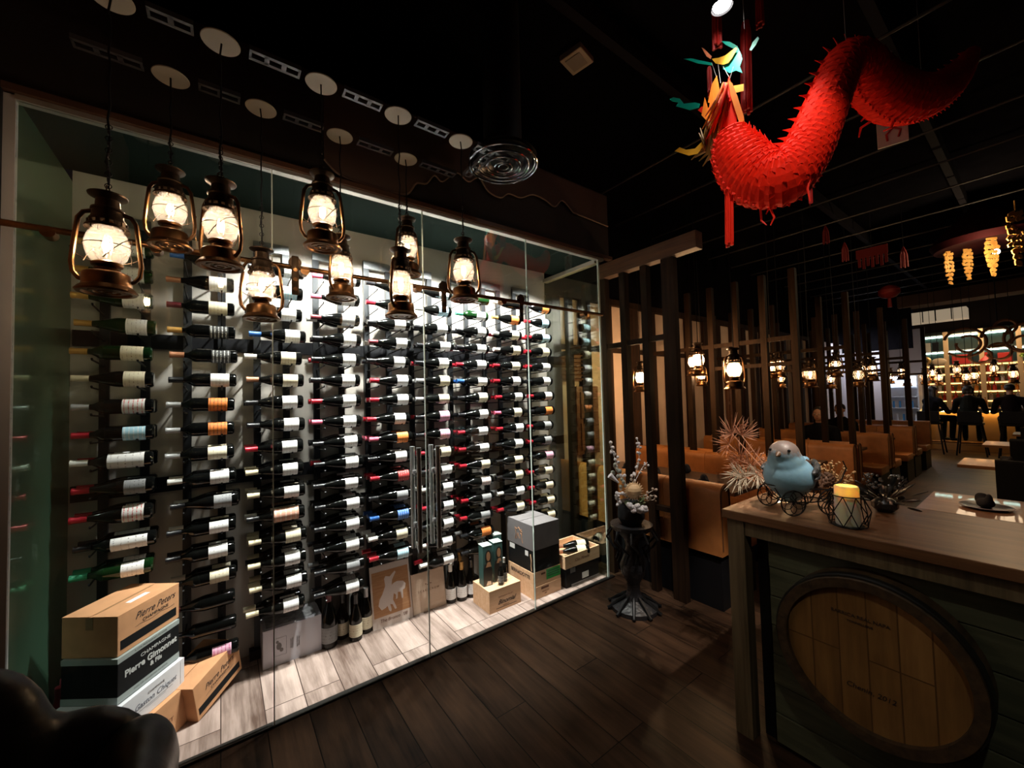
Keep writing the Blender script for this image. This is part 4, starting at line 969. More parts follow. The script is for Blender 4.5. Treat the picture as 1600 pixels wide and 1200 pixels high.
def plate(x, y, lb):
    t = thing('dinner_plate', lb, 'plate', (x, y, .75)); MB().lathe([(0, 0), (.08, 0), (.125, .014), (.127, .018), (.08, .005), (0, .005)], 28).build('plate', PLT, t, True)
    MB().torus((0, 0, .017), .126, .0022, 'z', 28, 6).build('rim', mat('pale_rim', (.4, .4, .42), .4), t, True)
plate(4.28, .30, 'dark plate with pale rim on the nearest aisle table'); napkin(4.28, .30, .757, 'black folded napkin on the plate of the nearest aisle table', 'napkins on the aisle tables'); napkin(6.75, .30, .75, 'black folded napkin on the second aisle table', 'napkins on the aisle tables')

# ================================================================== HOST CONSOLE
CT = wood('worn_console_top', (.08, .035, .018), (.26, .13, .065), 'y', .7, .35, coat=.15)
CP = wood('weathered_green_grey_board', (.035, .042, .028), (.12, .13, .085), 'y', .7, .7, contrast=.8)
CPZ = wood('weathered_post', (.06, .045, .025), (.20, .15, .09), 'z', .8, .65)
t = thing('host_console', 'weathered timber host console with plank front and barrel head', 'counter', (0, 0, 0))
MB().bx(1.945, 2.61, -1.6, .965, 1.0, 1.04, .004).build('top', CT, t)
for (x, y) in ((1.965, .875), (2.52, .875)): MB().bx(x, x+.075, y, y+.075, 0, 1.0, .003).build('corner_post', CPZ, t)
MB().bx(1.972, 2.03, -1.6, .875, .93, 1.0, .002).build('top_rail', CPZ, t)
MB().bx(2.54, 2.59, -1.6, .875, .93, 1.0).bx(2.04, 2.52, .90, .94, .93, 1.0).build('top_rail', CPZ, t)
for k in range(7):
    MB().bx(2.025+.004*(k % 2), 2.05, -1.6, .80, .02+k*.130, .02+k*.130+.126, .003).build('front_board', CP, t)
MB().bx(2.06, 2.10, -1.6, .86, 0, .93).build('inner_panel', BLACK, t)
MB().bx(2.10, 2.52, .80, .84, 0.0, .93).build('side_panel', BLACK, t)
bh = thing('barrel_head', 'round oak barrel end with dark hoop fixed on the console front', 'barrel', (0, .44, .60))
HD = planks('barrel_head_oak', (.13, .065, .022), (.34, .18, .065), (.12, .06, .02), .085, 3, (0, PI/2, 0), .6, .8)
RINGW = wood('barrel_stave', (.03, .02, .012), (.09, .055, .03), 'x', 1)
MB().lathe([(.256, 1.90), (.290, 1.898), (.296, 1.96), (.298, 2.022), (.256, 2.022), (.256, 1.90)], 48, 'x').build('stave_ring', RINGW, bh, True)
MB().lathe([(.292, 1.912), (.2985, 1.912), (.3005, 1.950), (.2945, 1.950)], 48, 'x').build('hoop', mat('dark_iron_hoop', (.05, .05, .05), .5, .8), bh, True)
MB().lathe([(0, 1.922), (.257, 1.922), (.257, 1.940), (0, 1.940)], 48, 'x').build('head', HD, bh)
MB().bx(1.9205, 1.922, .085, .105+.03, -.17, .19).build('dark_patch', mat('brown_stain', (.10, .045, .018), .6), bh) if False else None
TR = (PI/2, 0, -PI/2)
text('BARRICA REAL NAPA', 'lettering', INK, bh, (1.9205, .02, .145), TR, .018); text('TONNELLERIE', 'lettering', INK, bh, (1.9205, .02, .122), TR, .012)
text('Chenin, 2012', 'lettering', INK, bh, (1.9205, -.0, -.115), TR, .026, shear=.2)

# ceramic bird in a wire cart
bc = Vector((2.145, .742, 1.04)); hd = (-RIGHT*.80-FWD*.58); hd.z = 0; hd.normalize(); ang = math.atan2(hd.y, hd.x)
t = thing('ceramic_bird', 'blue ceramic bird with grey head sitting in the wire cart', 'figurine', (bc.x, bc.y, bc.z+.055), ang)
def birdmat():
    m = bpy.data.materials.new('bird_glaze'); m.use_nodes = True; n, l = nm(m); p = n['Principled BSDF']; p.inputs['Roughness'].default_value = .45; p.inputs['Coat Weight'].default_value = .3
    tc = n.new('ShaderNodeTexCoord'); sp = n.new('ShaderNodeSeparateXYZ'); l.new(tc.outputs['Object'], sp.inputs[0])
    no = n.new('ShaderNodeTexNoise'); no.inputs['Scale'].default_value = 45; no.inputs['Detail'].default_value = 5; l.new(tc.outputs['Object'], no.inputs[0])
    a = n.new('ShaderNodeMath'); a.operation = 'MULTIPLY_ADD'; l.new(no.outputs[0], a.inputs[0]); a.inputs[1].default_value = .07; l.new(sp.outputs[2], a.inputs[2])
    cr = n.new('ShaderNodeValToRGB'); cr.color_ramp.elements[0].position = .235; cr.color_ramp.elements[1].position = .265
    cr.color_ramp.elements[0].color = (.24, .45, .60, 1); cr.color_ramp.elements[1].color = (.22, .17, .15, 1); l.new(a.outputs[0], cr.inputs[0]); l.new(cr.outputs[0], p.inputs['Base Color'])
    b = n.new('ShaderNodeBump'); b.inputs['Strength'].default_value = .3; b.inputs['Distance'].default_value = .003; l.new(no.outputs[0], b.inputs['Height']); l.new(b.outputs[0], p.inputs['Normal'])
    return m
m = MB().sph((0, 0, .108), (.112, .104, .098), 24).sph((.035, 0, .165), (.072, .070, .065), 24).sph((.045, 0, .215), (.066, .063, .062), 24).sph((.03, 0, .18), (.075, .075, .06), 20).sph((-.09, 0, .10), (.08, .06, .05), 20, (0, .35, 0)).cyl((-.12, 0, .115), (-.22, 0, .165), .038, .018).sph((0, 0, .02), (.055, .05, .03), 16)
remesh(m.build('body', birdmat(), t, True), .007, 8)
MB().cyl((.102, 0, .220), (.132, 0, .212), .014, .002, 12).build('beak', mat('brown_beak', (.16, .09, .05), .4), t, True)
for s in (-1, 1): MB().sph((.094, s*.038, .236), .0065, 12).build('eye', BLACK, t, True)
for s in (-1, 1):
    w_ = MB()
    for k in range(7): w_.sph((-.0-.018*k, s*(.108*math.sqrt(max(.05, 1-((.018*k)/.15)**2))-.004), .140+.004*k-.012*(k % 2)), (.034, .012, .014), 10, (0, .25, s*.10*k))
    for k in range(6): w_.sph((-.01-.018*k, s*(.108*math.sqrt(max(.05, 1-((.01+.018*k)/.15)**2))-.004), .112+.004*k), (.032, .011, .011), 10, (0, .25, s*.10*k))
    w_.build('wing', mat('dark_wing_glaze', (.05, .05, .05), .5, var=.6, vs_=60), t, True)
t = thing('wire_cart', 'black wire cart with looped wheels carrying the bird and pine cones', 'planter', (bc.x, bc.y, bc.z), math.atan2(-.593, .805))
wr = .0028

rim = MB(); rim.tube([(.155*math.cos(a)+.045, .085*math.sin(a), .118-.01*math.cos(a)) for a in [2*PI*k/32 for k in range(32)]], wr, 6, True)
rim.tube([(.10*math.cos(a)+.045, .055*math.sin(a), .052) for a in [2*PI*k/28 for k in range(28)]], wr, 6, True)
for k in range(14):
    a = 2*PI*k/14; rim.tube([(.155*math.cos(a)+.045, .085*math.sin(a), .117), (.13*math.cos(a+.1)+.045, .072*math.sin(a+.1), .07), (.10*math.cos(a+.2)+.045, .055*math.sin(a+.2), .052)], wr*.8, 5)
rim.build('basket', BLACKM, t, True)
for (x, y) in ((-.045, -.085), (.12, -.085), (-.045, .085), (.12, .085)):
    w_ = MB().torus((x, y, .058), .055, wr, 'y', 26, 6)
    for k in range(6):
        a = PI/3*k; w_.tube([(x+.027*math.cos(a)+.027*math.cos(b), y, .058+.027*math.sin(a)+.027*math.sin(b)) for b in [2*PI*j/14 for j in range(14)]], wr*.6, 5, True)
    w_.build('wheel', BLACKM, t, True)
MB().tube([(.19, 0, .11), (.24, 0, .13), (.27, 0, .19), (.255, 0, .225)], wr, 6).build('pull_handle', BLACKM, t, True)
CONE = mat('pine_cone_brown', (.10, .045, .022), .6); CONET = mat('pale_pine_cone', (.34, .22, .13), .6)
def pinecone(x, y, z, r, lb, mt=CONE):
    m = MB(); n = 46
    for k in range(n):
        u = (k+.5)/n; ph = k*2.39996; rr = r*math.sin(PI*(.12+.85*u))**.8; zz = r*1.25*(1-2*u)
        m.sph((rr*math.cos(ph), rr*math.sin(ph), zz), (.30*r, .22*r, .09*r), 8, (0, -.6, ph))
    m.sph((0, 0, 0), (r*.75, r*.75, r*1.1), 10)
    o = m.build('pine_cone', mt, None, True, loc=(x, y, z)); o.rotation_euler = (1.1, .4, random.uniform(0, 3)); tag(o, lb, 'pine cone', 'pine cones on the console'); return o
p_ = bc+RIGHT*.11+Vector((0, 0, .13)); pinecone(p_.x, p_.y, p_.z, .034, 'brown pine cone in the wire cart behind the bird tail, lower one')
p_ = bc+RIGHT*.17+Vector((0, 0, .14)); pinecone(p_.x, p_.y, p_.z, .030, 'brown pine cone at the handle end of the wire cart')
p_ = bc+RIGHT*.13+FWD*.05+Vector((0, 0, .19)); pinecone(p_.x, p_.y, 1.225, .032, 'brown pine cone on top of the heap in the wire cart')

# candle in its diamond wire holder
cc = Vector((2.075, .515, 1.04))
t = thing('candle_holder', 'black wire candle holder with diamond lattice on the console edge', 'candle holder', cc)
m = MB().lathe([(0, 0), (.052, 0), (.052, .006), (0, .006)], 24); m.torus((0, 0, .125), .052, .0022, 'z', 28, 6).torus((0, 0, .008), .062, .0022, 'z', 28, 6)
n = 8
for k in range(n):
    a = 2*PI*k/n; b = 2*PI*(k+.5)/n; c = 2*PI*(k+1)/n
    P = lambda q, r, z: (r*math.cos(q), r*math.sin(q), z)
    m.tube([P(a, .052, .125), P(b, .075, .065)], .0020, 5); m.tube([P(c, .052, .125), P(b, .075, .065)], .0020, 5)
    m.tube([P(b, .075, .065), P(a, .062, .008)], .0020, 5); m.tube([P(b, .075, .065), P(c, .062, .008)], .0020, 5)
m.build('wire_frame', BLACKM, t, True)
def candlemat():
    m = bpy.data.materials.new('ivory_wax'); m.use_nodes = True; n, l = nm(m); p = n['Principled BSDF']
    p.inputs['Base Color'].default_value = (.82, .82, .68, 1); p.inputs['Roughness'].default_value = .5
    p.inputs['Subsurface Weight'].default_value = .6; p.inputs['Subsurface Radius'].default_value = (.03, .02, .01); p.inputs['Subsurface Scale'].default_value = 1.; return m
t = thing('pillar_candle', 'ivory pillar candle glowing amber at its top inside the wire holder', 'candle', (cc.x, cc.y, cc.z+.0065))
MB().lathe([(0, 0), (.040, 0), (.041, .004), (.041, .148), (.039, .156), (.034, .158), (.031, .150), (.026, .118), (0, .112)], 32).build('wax', candlemat(), t, True)
MB().sph((0, 0, .138), (.006, .006, .014), 12).build('flame_tip', mat('led_flame', (1, .6, .1), .4, emit=(1, .48, .06), es=60), t, True)
light('POINT', 'candle_light', (0, 0, .134), .22, (1, .50, .10), .006, parent=t)

# copper and silver fan fronds
COPF = mat('copper_frond', (.62, .30, .18), .4, .1); SILF = mat('champagne_frond', (.68, .60, .46), .4, .1)
t = thing('frond_branch', 'dried branch of copper and champagne fan fronds leaning over the console corner', 'dried branch', (0, 0, 0))
fr = [(1143, 662, 26, 1.9, COPF), (1172, 668, 22, 1.2, COPF), (1128, 688, 24, 2.6, COPF), (1150, 702, 26, 2.2, COPF), (1145, 728, 24, 2.8, COPF), (1178, 712, 24, 1.7, COPF), (1190, 735, 22, 2.4, SILF), (1158, 742, 20, 2.7, SILF), (1143, 755, 26, 3.6, SILF), (1175, 752, 20, 3.6, SILF)]
root_ = at(1232, 772, 0, 2.38)
stem = MB()
for (px, py, rp, an, mt) in fr:
    X = 2.38+random.uniform(-.08, .04)
    c = at(px-6, py-4, 0, X); dep = (c-Vector((0, 0, CAM_H))).dot(FWD); r = rp*1.5*dep/FPX; m = MB()
    base = c-(RIGHT*math.cos(an)-DOWN*math.sin(an))*r*.55
    for k in range(19):
        a = an+(k-9)*.17; d = RIGHT*math.cos(a)-DOWN*math.sin(a)+FWD*(-.35+.25*math.sin(k*1.3)); d.normalize(); L = r*(1-.035*abs(k-9))
        side = d.cross(FWD).normalized()*.0032
        mid = base+d*L*.6
        m.prism([base, mid-side, base+d*L, mid+side], FWD, .0012)
    m.build('fan_frond', mt, t)
    stem.tube([root_, (root_+base)/2+Vector((0, 0, -.01)), base], .0028, 5)
stem.build('stem', COPF, t, True)
# stick-like bits and cream dried flowers behind the bird
DR = mat('dried_amber_flowers', (.42, .24, .10), .7); CRM = mat('cream_dried_bits', (.55, .47, .36), .7)
def spray(name, lb, base, n, spread, h, mt, bud, cat='dried flowers', stemr=.0013, seed=1, lean=Vector((0, 0, 0))):
    t = thing(name, lb, cat, base); rr = random.Random(seed); st = MB(); bd = MB()
    for k in range(n):
        a = rr.uniform(0, 2*PI); s = rr.uniform(0, spread); e = Vector((s*math.cos(a), s*math.sin(a), h*rr.uniform(.45, 1)))+lean
        st.tube([(0, 0, 0), e*.5+Vector((0, 0, .01)), e], stemr, 4)
        for j in range(3): bd.sph(e+Vector((rr.uniform(-1, 1), rr.uniform(-1, 1), rr.uniform(-1, .6)))*bud*1.4, bud*rr.uniform(.6, 1.1), 6)
    st.build('stems', mt, t)['kind'] = 'stuff'; bd.build('buds', mt, t, True)['kind'] = 'stuff'; return t
b1 = bc+RIGHT*.27+FWD*.12; spray('dried_flowers', 'amber dried flower spray standing behind the candle', (b1.x, b1.y, 1.04), 70, .11, .20, DR, .006, seed=3)
b1 = bc+RIGHT*.14+FWD*.16; spray('dried_flowers', 'cream dried sprigs behind the bird tail', (b1.x, b1.y, 1.04), 34, .10, .21, CRM, .007, seed=5)
b1 = bc+RIGHT*.04+FWD*.2; spray('dried_flowers', 'copper dried sprigs just above the back of the bird', (b1.x, b1.y, 1.04), 26, .07, .24, COPF, .005, seed=6)
DKL = mat('dark_glitter_leaf', (.03, .03, .03), .3, .3)
b1 = Vector((2.50, .47, 1.04))
t = thing('dark_foliage', 'dark leafy arrangement with silvery berries at the right behind the candle', 'plant', (b1.x-.06, b1.y, 1.04)); rr = random.Random(4); m = MB(); bb_ = MB()
for k in range(46):
    a = rr.uniform(0, 2*PI); e = rr.uniform(-.05, 1.2); L = rr.uniform(.05, .13); c = Vector((L*math.cos(a)*math.cos(e), L*math.sin(a)*math.cos(e), .02+L*math.sin(e)+.02))
    m.sph(c, (.030, .010, .003), 8, (rr.uniform(-1, 1), -e, a))
for cx_, cz in ((-.05, .14), (.06, .13)):
    for k in range(30):
        a = rr.uniform(0, 2*PI); e = rr.uniform(-1.4, 1.4); r = .032; bb_.sph((cx_*RIGHT.x+r*math.cos(a)*math.cos(e), cx_*RIGHT.y+r*math.sin(a)*math.cos(e), cz+r*math.sin(e)), .0055, 6)
m.sph((0, 0, .03), (.05, .05, .035), 10)
m.build('leaves', DKL, t, True)['kind'] = 'stuff'; bb_.build('berries', mat('silver_berry', (.40, .38, .36), .25, .8), t, True)['kind'] = 'stuff'

# ================================================================== PEDESTAL WITH FLOWERS
pc = Vector((2.50, 1.92, 0))
t = thing('pedestal_stand', 'black ornate pedestal standing before the slat screen by the cellar corner', 'plant stand', pc)
MB().lathe([(0, 0), (.17, 0), (.17, .03), (.13, .05), (.07, .08), (.045, .14), (.05, .20), (.085, .26), (.095, .32), (.06, .40), (.045, .46), (.06, .52), (.11, .57), (.15, .60), (.155, .63), (0, .63)], 28).build('column', mat('black_carved_stand', (.014, .014, .016), .35, bump=.6, bs=40), t, True)
m = MB()
for k in range(10):
    a = 2*PI*k/10; m.tube([(.15*math.cos(a), .15*math.sin(a), .60), (.19*math.cos(a), .19*math.sin(a), .54), (.15*math.cos(a+.3), .15*math.sin(a+.3), .47), (.10*math.cos(a+.4), .10*math.sin(a+.4), .43), (.12*math.cos(a+.2), .12*math.sin(a+.2), .36)], .009, 6)
    m.tube([(.06*math.cos(a), .06*math.sin(a), .10), (.13*math.cos(a), .13*math.sin(a), .06), (.18*math.cos(a), .18*math.sin(a), .02), (.20*math.cos(a), .20*math.sin(a), .012)], .012, 6)
m.build('scroll_work', BLACKM, t, True)['kind'] = 'stuff'
t = thing('flower_vase', 'black vase of white flowers and a round cream bloom on the pedestal', 'flowers', (pc.x, pc.y, .63))
MB().lathe([(0, 0), (.07, 0), (.10, .05), (.095, .11), (.07, .15), (.075, .17), (.06, .17), (0, .10)], 24).build('vase', BLACK, t, True)
WF = mat('white_petal', (.66, .64, .66), .6); CF = mat('cream_bloom', (.72, .50, .28), .6); GF = mat('pale_green_leaf', (.16, .24, .12), .6)
rr = random.Random(11); P0 = Vector((0, 0, .22))
def fl(x, y, d=0.): return RIGHT*x+Vector((0, 0, 1))*y-FWD*d   # offsets beside, above, before
# round bloom
m = MB(); cen = P0+fl(.0, .05, .10)
for k in range(22):
    a = 2*PI*k/22; d = RIGHT*math.cos(a)-DOWN*math.sin(a); q = d.cross(FWD).normalized()
    b0 = cen-FWD*.015; m.prism([b0+d*.008, b0+d*.045-q*.0085+FWD*.01, b0+d*.074+FWD*.02, b0+d*.045+q*.0085+FWD*.01], q.cross(d), .004)
m.sph(cen+FWD*.02, .055, 16); m.build('round_bloom', CF, t)
for k, (x, y) in enumerate([(-.045, -.055), (-.02, -.075), (.01, -.08), (.035, -.085), (.0, -.06), (.055, -.075)]):
    c = P0+fl(x+.01, y, .12); m = MB()
    for j in range(7): m.sph(c+Vector((rr.uniform(-1, 1), rr.uniform(-1, 1), rr.uniform(-1, 1)))*.012, .017, 8)
    m.build('white_bloom', WF, t, True)
def twig(pts, mt, budr, nb, nme, spread=.018):
    s = MB(); s.tube(pts, .0022, 5); 
    for k in range(nb):
        u = (k+.5)/nb*(len(pts)-1); i = min(int(u), len(pts)-2); p = pts[i].lerp(pts[i+1], u-i)
        s.sph(p+Vector((rr.uniform(-1, 1), rr.uniform(-1, 1), rr.uniform(-1, 1)))*spread, budr*rr.uniform(.7, 1.2), 7)
    return s.build(nme, mt, t, True)
twig([P0, P0+fl(.03, .10, .0), P0+fl(.07, .22), P0+fl(.085, .34), P0+fl(.07, .41)], WF, .011, 24, 'blossom_twig')
twig([P0, P0+fl(.04, .12, .03), P0+fl(.10, .20), P0+fl(.14, .24)], WF, .010, 12, 'blossom_twig')
twig([P0, P0+fl(-.05, .12), P0+fl(-.10, .24), P0+fl(-.125, .33), P0+fl(-.14, .37)], WF, .012, 24, 'blossom_twig', .024)
twig([P0, P0+fl(-.05, .08, .05), P0+fl(-.09, .15, .05), P0+fl(-.13, .22, .03)], mat('grey_green_leaf', (.28, .30, .26), .6), .016, 14, 'leaf_twig', .03)
twig([P0, P0+fl(-.09, .03, .08), P0+fl(-.13, .0, .09), P0+fl(-.11, -.06, .09)], WF, .013, 22, 'blossom_twig', .024)
for k in range(3): twig([P0, P0+fl(.08, .01-.02*k, .08), P0+fl(.13+.01*k, .04-.03*k, .08), P0+fl(.17, .05-.04*k, .06)], mat('pale_berry', (.55, .45, .38), .5), .010, 6, 'berry_twig', .014)
m = MB().cyl(P0+fl(-.10, .10, .06), P0+fl(-.165, .155, .06), .006, .022, 12).build('lily_trumpet', WF, t, True)
m = MB()
for k in range(14): 
    a = rr.uniform(-2.6, 0.4); m.sph(P0+fl(.07*math.cos(a), .05*math.sin(a)-.01, .06+.03*rr.random()), (.035, .014, .003), 8, (rr.uniform(-1, 1), rr.uniform(-1, 1), a))
m.build('leaves', GF, t, True)['kind'] = 'stuff'

# ================================================================== HANGING PAPER DRAGON
dr = thing('paper_dragon', 'long red paper dragon with orange mane and teal horns hanging from the ceiling', 'dragon decoration', (0, 0, 0))
path = [(1142, 205, 2.42, 22), (1152, 240, 2.44, 38), (1180, 275, 2.47, 44), (1222, 278, 2.5, 43), (1254, 245, 2.56, 38), (1276, 200, 2.62, 34), (1298, 145, 2.72, 31), (1318, 100, 2.84, 29), (1340, 100, 3.0, 31), (1366, 130, 3.2, 34), (1398, 152, 3.4, 37), (1432, 155, 3.6, 34), (1466, 142, 3.8, 28), (1496, 115, 3.95, 20), (1520, 80, 4.05, 9)]
kp = []
for px, py, X, rp in path:
    p = at(px, py, 0, X); kp.append((p, rp*(p-Vector((0, 0, CAM_H))).dot(FWD)/FPX))
def cr_(a, b, c, d, u): return (b*2+(c-a)*u+(a*2-b*5+c*4-d)*u*u+(b*3-a-c*3+d)*u*u*u)*.5
sp = []
for i in range(len(kp)-1):
    A = kp[max(i-1, 0)]; B = kp[i]; Cc = kp[i+1]; D = kp[min(i+2, len(kp)-1)]
    for j in range(12):
        u = j/12; sp.append((cr_(A[0], B[0], Cc[0], D[0], u), cr_(A[1], B[1], Cc[1], D[1], u)))
sp.append(kp[-1])
RED1 = mat('translucent_red_paper', (.86, .020, .005), .65, spec=.1, bump=.25, bs=35)
MB().tube([p for p, r in sp], [r*(.93+.06*(k % 2)) for k, (p, r) in enumerate(sp)], 22).build('body', RED1, dr)
sc_ = MB(); fins = MB(); fr2 = MB(); up0 = None
for k in range(4, len(sp)-3, 2):
    p, r = sp[k]; tg = (sp[k+1][0]-sp[k-1][0]).normalized(); n1 = tg.cross(FWD).normalized()
    if n1.z < 0 and k < 20: n1 = -n1
    if up0 is not None and n1.dot(up0) < 0: n1 = -n1
    up0 = n1; n2 = tg.cross(n1)
    for j in range(13):
        a = 2*PI*(j+.5*((k//2) % 2))/13; d = n1*math.cos(a)+n2*math.sin(a); q = tg.cross(d); b0 = p+d*r*.97
        sc_.prism([b0-q*.016, b0+q*.016, b0+d*.004-tg*.026], d, .0012)
    if k % 4 == 0:
        b0 = p+n1*r*.92; L = .055 if k < len(sp)*.8 else .03
        MB().prism([b0-tg*.022, b0+tg*.014, b0+n1*L-tg*.026, b0+n1*L*.55-tg*.022], n2, .003).build('back_fin', REDP, dr)
    b0 = p-n1*r*.97; fr2.prism([b0-tg*.012, b0+tg*.012, b0-n1*.018], n2, .003)
sc_.build('scales', RED1, dr)['kind'] = 'stuff'; fr2.build('belly_frill', REDP, dr)['kind'] = 'stuff'
def pc3(px, py, X=2.42): return at(px, py, 0, X)
def card(name, pts, X, m, th=.003): return MB().prism([pc3(x, y, X) for x, y in pts], (1, 0, 0), th).build(name, m, dr)
def zc(x, y, s=4., ox=1000-0, oy=0): return (ox+x, oy+y)
# cards of the head
card('upper_jaw', [(1106, 160), (1112, 132), (1120, 118), (1124, 140), (1122, 165)], 2.40, mat('orange_card', (.85, .22, .01), .5))
card('antler', [(1127, 64), (1140, 65), (1152, 72), (1159, 86), (1158, 100), (1152, 108), (1140, 110), (1134, 106), (1144, 104), (1151, 96), (1151, 86), (1146, 76), (1134, 70)], 2.44, TEALP)
card('antler', [(1171, 78), (1176, 66), (1184, 57), (1186, 60), (1181, 70), (1174, 79)], 2.46, TEALP)
card('antler', [(1068, 92), (1080, 91), (1092, 94), (1112, 98), (1112, 102), (1090, 99), (1076, 94)], 2.38, TEALP)
card('horn', [(1112, 92), (1124, 90), (1134, 86), (1144, 78), (1150, 74), (1152, 76), (1144, 90), (1138, 98), (1130, 101), (1118, 99)], 2.42, GOLDP)
card('horn', [(1096, 74), (1100, 76), (1112, 88), (1110, 92), (1104, 88)], 2.41, mat('salmon_card', (.85, .25, .12), .5))
card('face_plate', [(1113, 150), (1126, 144), (1146, 134), (1162, 131), (1162, 142), (1148, 145), (1128, 152), (1118, 165)], 2.42, GOLDP)
card('jaw_plate', [(1144, 206), (1156, 200), (1164, 190), (1166, 205), (1160, 211)], 2.44, GOLDP)
card('claw', [(1046, 155), (1052, 152), (1062, 154), (1068, 162), (1086, 160), (1094, 162), (1092, 168), (1078, 172), (1064, 168), (1056, 166), (1060, 160), (1050, 158)], 2.40, TEALP)
card('whisker', [(1054, 236), (1062, 230), (1072, 234), (1086, 232), (1096, 222), (1099, 228), (1090, 240), (1076, 243), (1064, 239)], 2.38, GOLDP)
OR = mat('orange_card', (.85, .22, .01), .5)
card('face_flames', [(1096, 180), (1101, 152), (1107, 172), (1113, 140), (1118, 170), (1124, 150), (1129, 188), (1112, 197)], 2.395, OR)
card('cheek_frill', [(1090, 172), (1097, 166), (1104, 170), (1118, 160), (1132, 150), (1139, 118), (1147, 150), (1152, 196), (1146, 212), (1132, 200), (1118, 190), (1104, 182)], 2.405, REDP)
card('side_ribbon', [(1138, 124), (1144, 130), (1152, 150), (1162, 182), (1164, 200), (1157, 198), (1148, 170), (1141, 148)], 2.39, OR)
card('crown_plate', [(1146, 84), (1156, 80), (1160, 92), (1156, 104), (1160, 114), (1150, 110), (1140, 114), (1130, 108), (1126, 100), (1138, 98)], 2.43, TEALP)
for a_, b_ in (((1112, 98), (1120, 122)), ((1130, 104), (1140, 122)), ((1146, 104), (1140, 124)), ((1122, 100), (1126, 130))): MB().cyl(pc3(*a_, 2.42), pc3(*b_, 2.41), .0014, seg=5).build('thread', mat('pale_string', (.35, .33, .3), .6), dr)
for k, (x0, x1, y1) in enumerate([(1104, 1092, 208), (1106, 1094, 200), (1108, 1086, 238), (1110, 1080, 250), (1112, 1086, 246), (1114, 1092, 252), (1117, 1098, 260), (1119, 1103, 252), (1121, 1108, 246), (1124, 1112, 256), (1127, 1118, 240)]):
    pts = [pc3(x0+2, 190, 2.39+.004*k), pc3((x0+x1)/2+6, 205+k*3, 2.39+.004*k), pc3((x0+x1)/2+2, 225+k*3, 2.385+.004*k), pc3(x1, y1, 2.38+.004*k)]
    MB().tube(pts, [.009, .014, .010, .003], 6).build('beard_strand', mat('olive_gold_paper', (.30, .16, .03), .5), dr, True)
for k in range(34):
    x0 = 1133+random.uniform(-4, 4); y0 = 128+random.uniform(0, 10); x1 = 1100+k*1.35+random.uniform(-3, 3); y1 = 188+random.uniform(-12, 34); X = 2.37+.0022*k
    MB().tube([pc3(x0, y0, X), pc3((x0+x1)/2+3, (y0+y1)/2, X-.02), pc3(x1, y1, X)], [.005, .011, .003], 5).build('mane_strand', [mat('orange_card', (.85, .22, .01), .5), REDP, mat('rust_paper', (.45, .06, .01), .5)][k % 3], dr, True)
def tassel(px, y0, y1, X, wpx, m, n=9):
    a = pc3(px, y0, X); b = pc3(px+2, y1, X); ww = wpx*(a-Vector((0, 0, CAM_H))).dot(FWD)/FPX/2; mm = MB()
    for k in range(n):
        an = 2*PI*k/n; o1 = Vector((math.cos(an), math.sin(an), 0))*ww*.8
        mm.tube([a+o1*.5, a.lerp(b, .12)+o1*.9, a.lerp(b, .6)+o1, b+o1*1.05+Vector((0, 0, random.uniform(0, .03)))], ww*.32, 5)
    return mm.build('tassel', m, dr, True)
tassel(1138, 212, 386, 2.40, 11, REDP); 
for (px, y0, y1, wp, X) in ((1119, 0, 78, 13, 2.45), (1165, 35, 178, 15, 2.62), (1186, -10, 44, 11, 2.7), (1108, 105, 150, 7, 2.44), (1265, 260, 320, 5, 2.55)): tassel(px, y0, y1, X, wp, mat('deep_red_tassel', (.40, .012, .008), .55), 8)
for (px, X, y1) in ((1163, 2.42, 45), (1119, 2.45, 60), (1322, 2.86, 75), (1440, 3.6, 125)):
    a = pc3(px, y1, X); MB().cyl(a, (a.x, a.y, 4.1), .0012, seg=5).build('string', mat('pale_string', (.35, .33, .3), .6), dr)
for pts in ([(1196, 305), (1188, 325), (1190, 345), (1198, 352)], [(1205, 308), (1203, 325), (1210, 340), (1204, 352)], [(1213, 304), (1222, 300), (1230, 308), (1224, 318), (1218, 312)], [(1268, 255), (1266, 275), (1262, 295), (1266, 315)], [(1215, 300), (1205, 318), (1197, 335)]):
    MB().tube([pc3(x, y, 2.49) for x, y in pts], [.012]+[.006]*(len(pts)-2)+[.003], 6).build('claw', REDP, dr, True)
for pts in ([(1378, 165), (1360, 190), (1345, 200), (1342, 215)], [(1385, 170), (1398, 185), (1392, 200), (1380, 205)], [(1372, 168), (1352, 182), (1345, 190)]):
    MB().tube([pc3(x, y, 3.4) for x, y in pts], [.018]+[.008]*(len(pts)-2)+[.004], 6).build('claw', REDP, dr, True)

